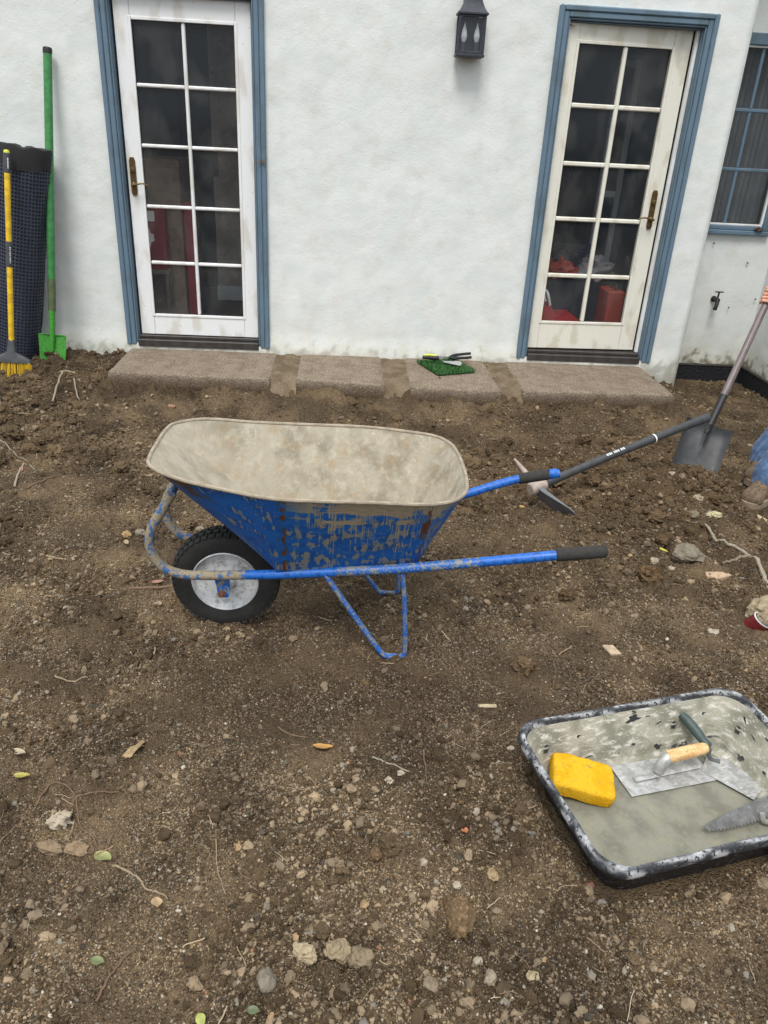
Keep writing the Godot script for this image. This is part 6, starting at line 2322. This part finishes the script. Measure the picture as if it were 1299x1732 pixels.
func twig(called: String, label: String, cat: String, pts: Array, r0: float, r1: float, c: Color, lift := 0.5) -> MeshInstance3D:
	var p3 := []
	for i in pts.size():
		var up: float = r0 * lift
		if pts[i].size() > 2: up += pts[i][2]
		p3.append(on(pts[i][0], pts[i][1], up))
	var path := smooth_path(p3, 5)
	# keep it lying on the lumps instead of running through them
	for i in path.size():
		keep_clear(path[i].x, path[i].z, 0.012)
		if pts[0].size() < 3: path[i].y = maxf(path[i].y, ground_y(path[i].x, path[i].z) + r0 * 0.7)
		path[i] += Vector3(n_fine.get_noise_2d(i * 0.11, r0 * 999.0), 0, n_fine.get_noise_2d(i * 0.09, 5.0 + r0 * 999.0)) * r0 * 1.2
	var rad := []
	for i in path.size(): rad.append(lerpf(r0, r1, float(i) / path.size()) * (1.0 + 0.3 * n_fine.get_noise_1d(i * 0.9)))
	var mb := Mb.new()
	mb.tube(path, rad, 7, Vector2.ONE, c)
	return solo(called, mb, mats.twig, label, cat)


func small_things() -> void:
	var S1 := [
		# x, z, half sizes, seed, colour, rough, name, label
		[1.494, 2.60, Vector3(0.073, 0.045, 0.052), 701, Color(0.62, 0.60, 0.56), 0.3, "stone", "large grey angular stone beyond the near handle grip of the wheelbarrow"],
		[1.767, 2.22, Vector3(0.040, 0.022, 0.022), 703, Color(1.5, 1.4, 1.05), 0.45, "stone", "pale cream lump of rubble below the person's boot"],
		[1.64, 2.985, Vector3(0.085, 0.07, 0.06), 704, Color(1.0, 0.9, 0.75), 0.3, "stone", "big beige rock cut off by the picture's right edge"],
		[0.638, 3.313, Vector3(0.040, 0.03, 0.032), 705, Color(0.55, 0.46, 0.36), 0.7, "soil_clod", "knobbly brown clod between the wheelbarrow leg and the tub"],
		[-0.124, 4.406, Vector3(0.022, 0.020, 0.027), 706, Color(0.58, 0.56, 0.54), 0.12, "stone", "smooth grey oval stone in the foreground left of centre"],
		[0.072, 4.332, Vector3(0.027, 0.022, 0.026), 707, Color(0.62, 0.54, 0.44), 0.4, "stone", "dark brown stone, rightmost of the three at the bottom centre"],
		[0.021, 4.320, Vector3(0.028, 0.02, 0.024), 708, Color(0.80, 0.70, 0.55), 0.4, "stone", "tan stone, middle of the three at the bottom centre"],
		[-0.049, 4.336, Vector3(0.028, 0.018, 0.02), 709, Color(1.1, 1.0, 0.8), 0.5, "stone", "pale crumbly stone, leftmost of the three at the bottom centre"],
		[-0.686, 3.961, Vector3(0.029, 0.022, 0.025), 710, Color(1.15, 1.1, 1.02), 0.7, "stone", "whitish crumbly lump inside the loop of thin root at the left"],
		[-0.678, 4.045, Vector3(0.036, 0.016, 0.02), 711, Color(0.68, 0.56, 0.44), 0.35, "stone", "flat brown stone below the whitish crumbly lump at the left"],
		[-0.612, 4.052, Vector3(0.028, 0.015, 0.018), 712, Color(0.74, 0.60, 0.46), 0.5, "stone", "small reddish-brown stone right of the flat brown stone at the left"],
		[0.294, 4.245, Vector3(0.034, 0.024, 0.05), 713, Color(0.60, 0.50, 0.38), 0.6, "soil_clod", "tall tan clod in the foreground right of centre"],
		[0.15, 4.046, Vector3(0.032, 0.024, 0.026), 714, Color(0.42, 0.36, 0.29), 0.6, "soil_clod", "dark clod above the round pale pebble in the foreground"],
		[0.112, 4.058, Vector3(0.019, 0.015, 0.018), 715, Color(0.55, 0.45, 0.35), 0.5, "soil_clod", "small brown clod touching the dark clod's left side"],
		[0.23, 4.081, Vector3(0.012, 0.010, 0.011), 716, Color(1.1, 1.05, 0.98), 0.15, "pebble", "round pale grey pebble right of the dark clod"],
		[0.13, 4.155, Vector3(0.012, 0.009, 0.011), 717, Color(1.15, 1.08, 0.95), 0.2, "pebble", "oval whitish pebble below the dark clod"],
		[0.082, 4.201, Vector3(0.012, 0.009, 0.012), 718, Color(1.0, 0.78, 0.52), 0.3, "pebble", "tan orange pebble below and left of the oval whitish pebble"],
		[0.321, 4.341, Vector3(0.014, 0.010, 0.012), 719, Color(1.1, 1.05, 1.0), 0.4, "pebble", "pale wedge-shaped pebble below the tall tan clod"],
		[0.345, 4.375, Vector3(0.017, 0.013, 0.017), 720, Color(0.85, 0.80, 0.74), 0.35, "pebble", "greyish blocky pebble under the pale wedge-shaped one"],
		[0.437, 4.375, Vector3(0.015, 0.009, 0.012), 721, Color(1.05, 0.95, 0.75), 0.4, "pebble", "flat beige pebble farthest right in the bottom foreground"],
		[0.218, 4.39, Vector3(0.018, 0.012, 0.016), 722, Color(0.68, 0.60, 0.52), 0.3, "pebble", "brownish flat pebble left of the greyish blocky pebble"],
		[0.30, 4.165, Vector3(0.010, 0.009, 0.011), 723, Color(1.2, 1.15, 1.05), 0.35, "pebble", "white triangular pebble just above the tall tan clod"],
		[0.395, 4.12, Vector3(0.014, 0.011, 0.022), 724, Color(0.95, 0.78, 0.56), 0.4, "pebble", "upright buff pebble left of the tub's near corner"],
		[1.045, 4.17, Vector3(0.018, 0.010, 0.016), 725, Color(0.72, 0.64, 0.54), 0.4, "stone", "grey-brown stone on the soil below the tub's front wall"],
		[0.155, 3.815, Vector3(0.014, 0.010, 0.012), 726, Color(1.35, 1.3, 1.22), 0.6, "pebble", "bright white crumb beside the long pale needle in mid foreground"],
		[0.19, 3.805, Vector3(0.010, 0.009, 0.010), 727, Color(1.3, 1.25, 1.15), 0.5, "pebble", "small white crumb right of the bright white crumb"],
		[0.52, 3.70, Vector3(0.012, 0.009, 0.010), 728, Color(1.3, 1.25, 1.15), 0.3, "pebble", "white pebble just outside the tub's far left corner"],
		[1.403, 2.50, Vector3(0.035, 0.03, 0.03), 729, Color(0.40, 0.33, 0.26), 0.6, "soil_clod", "dark clod touching the large grey stone's left side"],
		[1.70, 1.84, Vector3(0.022, 0.016, 0.018), 730, Color(1.1, 1.08, 1.02), 0.5, "stone", "whitish stone on the heap's crest under the shovel blade"],
		[1.745, 2.08, Vector3(0.024, 0.020, 0.02), 731, Color(0.95, 0.88, 0.78), 0.6, "stone", "pale stone on the heap between shovel blade and boot"],
		[1.665, 2.22, Vector3(0.028, 0.022, 0.024), 732, Color(0.62, 0.56, 0.50), 0.3, "stone", "grey-brown stone left of the pale cream lump"],
		[0.90, 2.886, Vector3(0.032, 0.026, 0.03), 733, Color(0.42, 0.34, 0.26), 0.7, "soil_clod", "rounded dark clod below the near handle grip of the wheelbarrow"],
		[1.28, 2.72, Vector3(0.055, 0.045, 0.045), 734, Color(0.50, 0.40, 0.29), 0.7, "soil_clod", "big brown clod below and left of the large grey stone"],
		[1.335, 2.62, Vector3(0.024, 0.014, 0.018), 735, Color(1.1, 1.0, 0.88), 0.4, "stone", "pale chip of rubble above the big brown clod"],
		[1.395, 2.665, Vector3(0.016, 0.012, 0.012), 736, Color(1.2, 1.14, 1.05), 0.3, "pebble", "white chip left below the large grey stone"],
		[1.40, 3.085, Vector3(0.020, 0.012, 0.014), 737, Color(1.15, 1.1, 1.02), 0.4, "stone", "off-white blocky stone left of the red can's foot"],
		[-1.76, 1.46, Vector3(0.07, 0.05, 0.05), 738, Color(0.42, 0.37, 0.30), 0.6, "soil_clod", "large dark clod at the far left, upper one of two"],
		[-1.70, 1.79, Vector3(0.06, 0.045, 0.05), 739, Color(0.46, 0.40, 0.32), 0.6, "soil_clod", "large dark clod at the far left, lower one of two"],
		[-1.60, 1.62, Vector3(0.045, 0.035, 0.04), 740, Color(0.52, 0.45, 0.36), 0.5, "soil_clod", "grey-brown clod between the two large dark ones at left"],
		[-0.905, 2.42, Vector3(0.022, 0.018, 0.018), 741, Color(1.1, 0.82, 0.5), 0.4, "stone", "yellowish stone on the trodden soil left of the wheel"],
		[-0.855, 2.40, Vector3(0.024, 0.018, 0.02), 742, Color(0.72, 0.68, 0.64), 0.3, "stone", "grey stone right beside the yellowish one left of the wheel"],
		[-0.61, 2.35, Vector3(0.02, 0.016, 0.018), 743, Color(0.82, 0.78, 0.72), 0.3, "stone", "pale grey stone left of the wheelbarrow's front tube"],
		[-1.03, 0.86, Vector3(0.026, 0.01, 0.016), 744, Color(0.95, 0.62, 0.50), 0.3, "stone", "pinkish flat chip below the left concrete slab"],
	]
	for e in S1:
		var mb := Mb.new()
		var size: Vector3 = e[2]
		var clod: bool = e[6] == "soil_clod"
		mb.rock(e[3], size, xf(Vector3(0, -0.12 * size.y, 0), rng.randf_range(-8, 8), rng.randf() * 40 - 20, rng.randf_range(-8, 8)), 3 if size.x > 0.02 else 2, e[5] * (0.75 if clod else 1.0), 40.0 if clod else 22.0, (e[4] * Color(0.72, 0.69, 0.63)) if not clod else Color(e[4].r * 0.40, e[4].g * 0.345, e[4].b * 0.275), 1.4 if clod else 1.0)
		var so := solo(e[6], mb, mats.clod if clod else mats.stone, e[7], "clod" if clod else ("pebble" if e[6] == "pebble" else "stone"))
		so.position = on(e[0], e[1], size.y * 0.5)
		keep_clear(e[0], e[1], maxf(size.x, size.z) * 1.0)
		keep_clear(e[0], e[1] + size.z * 1.3, size.x * 0.8)
	for q in [[1.575, 2.71, 0.06], [0.968, 3.224, 0.04], [2.02, 2.215, 0.05], [0.486, 3.495, 0.04], [1.585, 3.045, 0.06], [-0.56, 3.72, 0.04], [2.07, 2.08, 0.10], [2.14, 2.0, 0.12], [2.24, 1.8, 0.12]]: keep_clear(q[0], q[1], q[2])
	# chips of brick, tile and wood
	var mb := Mb.new()
	mb.slab(PackedVector2Array([Vector2(-0.055, -0.012), Vector2(-0.01, -0.028), Vector2(0.055, -0.01), Vector2(0.05, 0.016), Vector2(-0.045, 0.022)]), 0.02, xf(on(1.575, 2.71, 0.006), -84, 6, 0), Color(0.98, 0.76, 0.56))
	solo("brick_chip", mb, mats.stone, "flat buff brick chip below the large grey stone", "brick chip")
	mb = Mb.new()
	mb.slab(PackedVector2Array([Vector2(-0.024, 0.026), Vector2(0.014, 0.026), Vector2(0.028, -0.022), Vector2(-0.010, -0.024)]), 0.008, xf(on(0.968, 3.224, 0.006), -86, 4, 0), Color(1.1, 0.84, 0.66))
	solo("tile_chip", mb, mats.stone, "square terracotta tile chip on bare soil above the tub", "tile chip")
	mb = Mb.new()
	mb.box(Vector3(0.028, 0.010, 0.10), xf(on(2.02, 2.215, 0.006), 4, 28, 0), 0.002, Color(1.0, 0.86, 0.62))
	solo("wood_chip", mb, mats.stone, "short pale wooden peg under the near boot", "wood chip")
	mb = Mb.new()
	mb.box(Vector3(0.058, 0.006, 0.014), xf(on(0.486, 3.495, 0.004), 0, -4, 3), 0.001, Color(1.05, 0.9, 0.66))
	solo("wood_splinter", mb, mats.stone, "small pale wood splinter between wheelbarrow leg and tub", "wood chip")
	# crushed red can with dark inside
	var can := thing("crushed_can", "red can with white rim and dark inside beneath the beige rock", "can", on(1.592, 3.04, 0.014))
	can.rotation = Vector3(deg_to_rad(14), deg_to_rad(-20), deg_to_rad(-30))
	mb = Mb.new()
	mb.lathe(PackedVector2Array([Vector2(0.0, -0.04), Vector2(0.036, -0.04), Vector2(0.04, -0.034), Vector2(0.041, 0.018)]), Transform3D(Basis().scaled(Vector3(1.0, 1.0, 0.72)), Vector3.ZERO), 28, 40.0, null, false)
	part("can_body", mb, mats.can_red, can)
	mb = Mb.new()
	mb.lathe(PackedVector2Array([Vector2(0.0412, 0.0182), Vector2(0.042, 0.0205), Vector2(0.041, 0.0235), Vector2(0.038, 0.0225), Vector2(0.037, 0.018)]), Transform3D(Basis().scaled(Vector3(1.0, 1.0, 0.72)), Vector3.ZERO), 28, 40.0, null, false)
	part("can_rim", mb, mats.white_print, can)
	mb = Mb.new()
	mb.lathe(PackedVector2Array([Vector2(0.0365, 0.0215), Vector2(0.026, 0.010), Vector2(0.0, 0.006)]), Transform3D(Basis().scaled(Vector3(1.0, 1.0, 0.72)), Vector3.ZERO), 28, 40.0, null, false)
	part("can_inside", mb, mats.grey_plastic, can)
	# leaves
	var leaves := [
		[-0.028, 3.70, 0.066, 0.018, Color(0.56, 0.31, 0.09), 85.0, "orange leaf with brown specks lying alone in mid foreground"],
		[-0.544, 4.076, 0.058, 0.019, Color(0.36, 0.37, 0.15), 60.0, "light green leaf at the end of a wriggling root"],
		[-0.821, 3.834, 0.052, 0.013, Color(0.46, 0.39, 0.09), 80.0, "yellow leaf near the picture's left edge"],
		[-0.482, 4.338, 0.034, 0.012, Color(0.20, 0.235, 0.10), 75.0, "small green leaf half buried in the lower left foreground"],
		[1.40, 2.545, 0.05, 0.010, Color(0.62, 0.60, 0.10), 50.0, "narrow yellow leaf left of the large grey stone"],
		[0.342, 4.001, 0.026, 0.010, Color(0.55, 0.20, 0.08), 20.0, "tiny orange leaf scrap in the foreground left of the tub"],
		[-0.868, 3.737, 0.055, 0.013, Color(0.50, 0.42, 0.28), 70.0, "curled pale dry leaf above the yellow leaf"],
		[-0.248, 4.452, 0.028, 0.011, Color(0.42, 0.46, 0.12), 40.0, "yellow-green leaf tip at the bottom edge, left one"],
		[-0.143, 4.456, 0.03, 0.010, Color(0.15, 0.18, 0.09), 70.0, "darker green leaf scrap at the bottom edge, right one"],
		[-0.684, 2.832, 0.06, 0.014, Color(0.42, 0.22, 0.14), 80.0, "reddish dry leaf just left of the wheel"],
		[-0.877, 2.536, 0.05, 0.010, Color(0.46, 0.38, 0.22), 30.0, "straw-coloured leaf on the soil left of the front tube"],
		[-0.392, 4.195, 0.036, 0.014, Color(0.52, 0.36, 0.20), 20.0, "buff curled leaf below the wriggling root's end"],
		[0.843, 2.245, 0.052, 0.010, Color(0.55, 0.34, 0.14), 20.0, "tan dry leaf below the far handle grip"],
		[-1.57, 1.60, 0.075, 0.014, Color(0.36, 0.17, 0.10), 60.0, "reddish-brown dry leaf among the twigs at the far left"],
		[-1.565, 1.83, 0.05, 0.011, Color(0.44, 0.22, 0.13), 25.0, "rust-coloured leaf on the lower twig at the far left"],
		[-1.47, 0.56, 0.05, 0.016, Color(0.32, 0.11, 0.06), 80.0, "dark red dead leaf by the left slab's corner"],
	]
	for e in leaves:
		mb = Mb.new()
		leaf_shape(mb, xf(on(e[0], e[1], 0.010), rng.randf_range(-16, 16), e[5], rng.randf_range(-20, 20)), e[2] * 0.9, e[3] * 0.95, e[4] * 0.72, 0.55)
		keep_clear(e[0], e[1], e[2] * 0.55)
		keep_clear(e[0], e[1] + 0.03, e[2] * 0.5)
		solo("fallen_leaf", mb, mats.leaf, e[6], "leaf")
	mb = Mb.new()
	for k in 2: mb.tube(smooth_path([on(-0.575 + 0.01 * k, 3.755, 0.008), on(-0.562 + 0.008 * k, 3.72, 0.012), on(-0.545, 3.685 - 0.01 * k, 0.01)], 4), [0.008 - 0.002 * k, 0.009, 0.007], 6, Vector2(1, 0.4), Color(0.50, 0.37, 0.21))
	solo("bark_strip", mb, mats.twig, "split strip of pale bark in the left foreground", "bark")
	# roots and twigs
	var pale := Color(0.42, 0.33, 0.23)
	var brown := Color(0.24, 0.155, 0.095)
	var grey := Color(0.46, 0.41, 0.34)
	twig("thin_root", "thin looping root round the whitish lump at the left", "root", [[-0.802, 4.036], [-0.782, 3.979], [-0.760, 3.919], [-0.745, 3.854], [-0.717, 3.844], [-0.666, 3.894], [-0.632, 3.970], [-0.583, 4.015], [-0.574, 4.054], [-0.586, 4.060]], 0.0026, 0.0018, brown)
	twig("stem", "straight brown stem crossing the looping root", "stem", [[-0.662, 3.908], [-0.621, 3.884], [-0.565, 3.863]], 0.003, 0.002, brown)
	twig("stem", "fine dry stem rising from the light green leaf", "stem", [[-0.544, 4.050], [-0.538, 3.994], [-0.523, 3.919]], 0.0022, 0.0014, brown)
	twig("thin_root", "wriggling pale root attached to the light green leaf", "root", [[-0.520, 4.089], [-0.482, 4.101], [-0.444, 4.125], [-0.429, 4.149], [-0.386, 4.162], [-0.373, 4.177]], 0.0028, 0.002, pale)
	twig("stem", "bent dry stem below the small half-buried green leaf", "stem", [[-0.466, 4.411], [-0.456, 4.371], [-0.442, 4.333], [-0.417, 4.294]], 0.003, 0.0022, brown)
	twig("stem", "long fine straw standing alone in the left foreground", "stem", [[-0.285, 4.019], [-0.268, 4.101], [-0.239, 4.173]], 0.0018, 0.0012, pale)
	twig("root", "long grey root snaking right of the large grey stone", "root", [[1.644, 2.257], [1.653, 2.379], [1.678, 2.454], [1.747, 2.484], [1.776, 2.550], [1.788, 2.627], [1.771, 2.731], [1.737, 2.882]], 0.005, 0.010, grey)
	twig("root", "short crooked side root joining the long grey root", "root", [[1.650, 2.596], [1.694, 2.602], [1.742, 2.567], [1.782, 2.572]], 0.006, 0.008, Color(0.3, 0.24, 0.18))
	twig("stem", "long pale needle beside the bright white crumb", "stem", [[0.115, 3.724], [0.147, 3.752], [0.215, 3.792]], 0.0028, 0.0018, grey)
	twig("stem", "short brown needle right of the white crumbs", "stem", [[0.263, 3.699], [0.266, 3.751], [0.264, 3.800]], 0.0025, 0.0018, brown)
	twig("thin_root", "curled rootlet above the orange leaf", "root", [[-0.164, 3.610], [-0.128, 3.635], [-0.071, 3.654]], 0.0026, 0.0018, brown)
	twig("twig", "thin twig propped like a tent leg in front of the broom", "twig", [[-1.706, 0.939, 0.0], [-1.72, 0.80, 0.04], [-1.734, 0.640, 0.075]], 0.006, 0.005, grey)
	twig("twig", "short level twig bridging two propped twigs by the broom", "twig", [[-1.745, 0.640, 0.07], [-1.70, 0.645, 0.082], [-1.650, 0.65, 0.072]], 0.007, 0.006, pale)
	twig("twig", "second propped twig, right of the tent of twigs", "twig", [[-1.660, 0.66, 0.05], [-1.62, 0.76, 0.02], [-1.575, 0.86, 0.0]], 0.005, 0.004, grey)
	twig("twig", "thin reddish stick standing upright by the left slab", "twig", [[-1.500, 0.60, -0.02], [-1.502, 0.60, 0.06], [-1.500, 0.595, 0.115]], 0.004, 0.003, Color(0.34, 0.2, 0.12))
	twig("twig", "long grey twig lying between the dark clods at far left", "twig", [[-1.770, 1.55], [-1.647, 1.659], [-1.524, 1.776]], 0.0045, 0.003, grey * 0.8)
	twig("twig", "curved pale twig above the long grey one at far left", "twig", [[-1.661, 1.468], [-1.597, 1.564], [-1.549, 1.662]], 0.004, 0.003, pale)
	twig("twig", "short twig carrying the rust-coloured leaf at far left", "twig", [[-1.540, 1.989], [-1.569, 1.835], [-1.564, 1.768]], 0.006, 0.004, grey)
	twig("twig", "brown twig half sunk in soil left of the wheelbarrow front", "twig", [[-1.478, 2.009], [-1.433, 1.940], [-1.396, 1.869]], 0.005, 0.004, brown)
	twig("thin_root", "short curved pale root on the trodden soil at left", "root", [[-0.892, 3.380], [-0.837, 3.391], [-0.790, 3.375]], 0.0035, 0.002, pale)
	twig("thin_root", "thick pale root bit lying left of the tray's front", "root", [[-0.99, 1.72], [-0.94, 1.69], [-0.88, 1.70]], 0.008, 0.006, Color(0.38, 0.27, 0.18))
	twig("stem", "short stem lying left of the wheel below the reddish leaf", "stem", [[-0.80, 2.86], [-0.70, 2.865], [-0.60, 2.87]], 0.005, 0.004, Color(0.3, 0.2, 0.13))
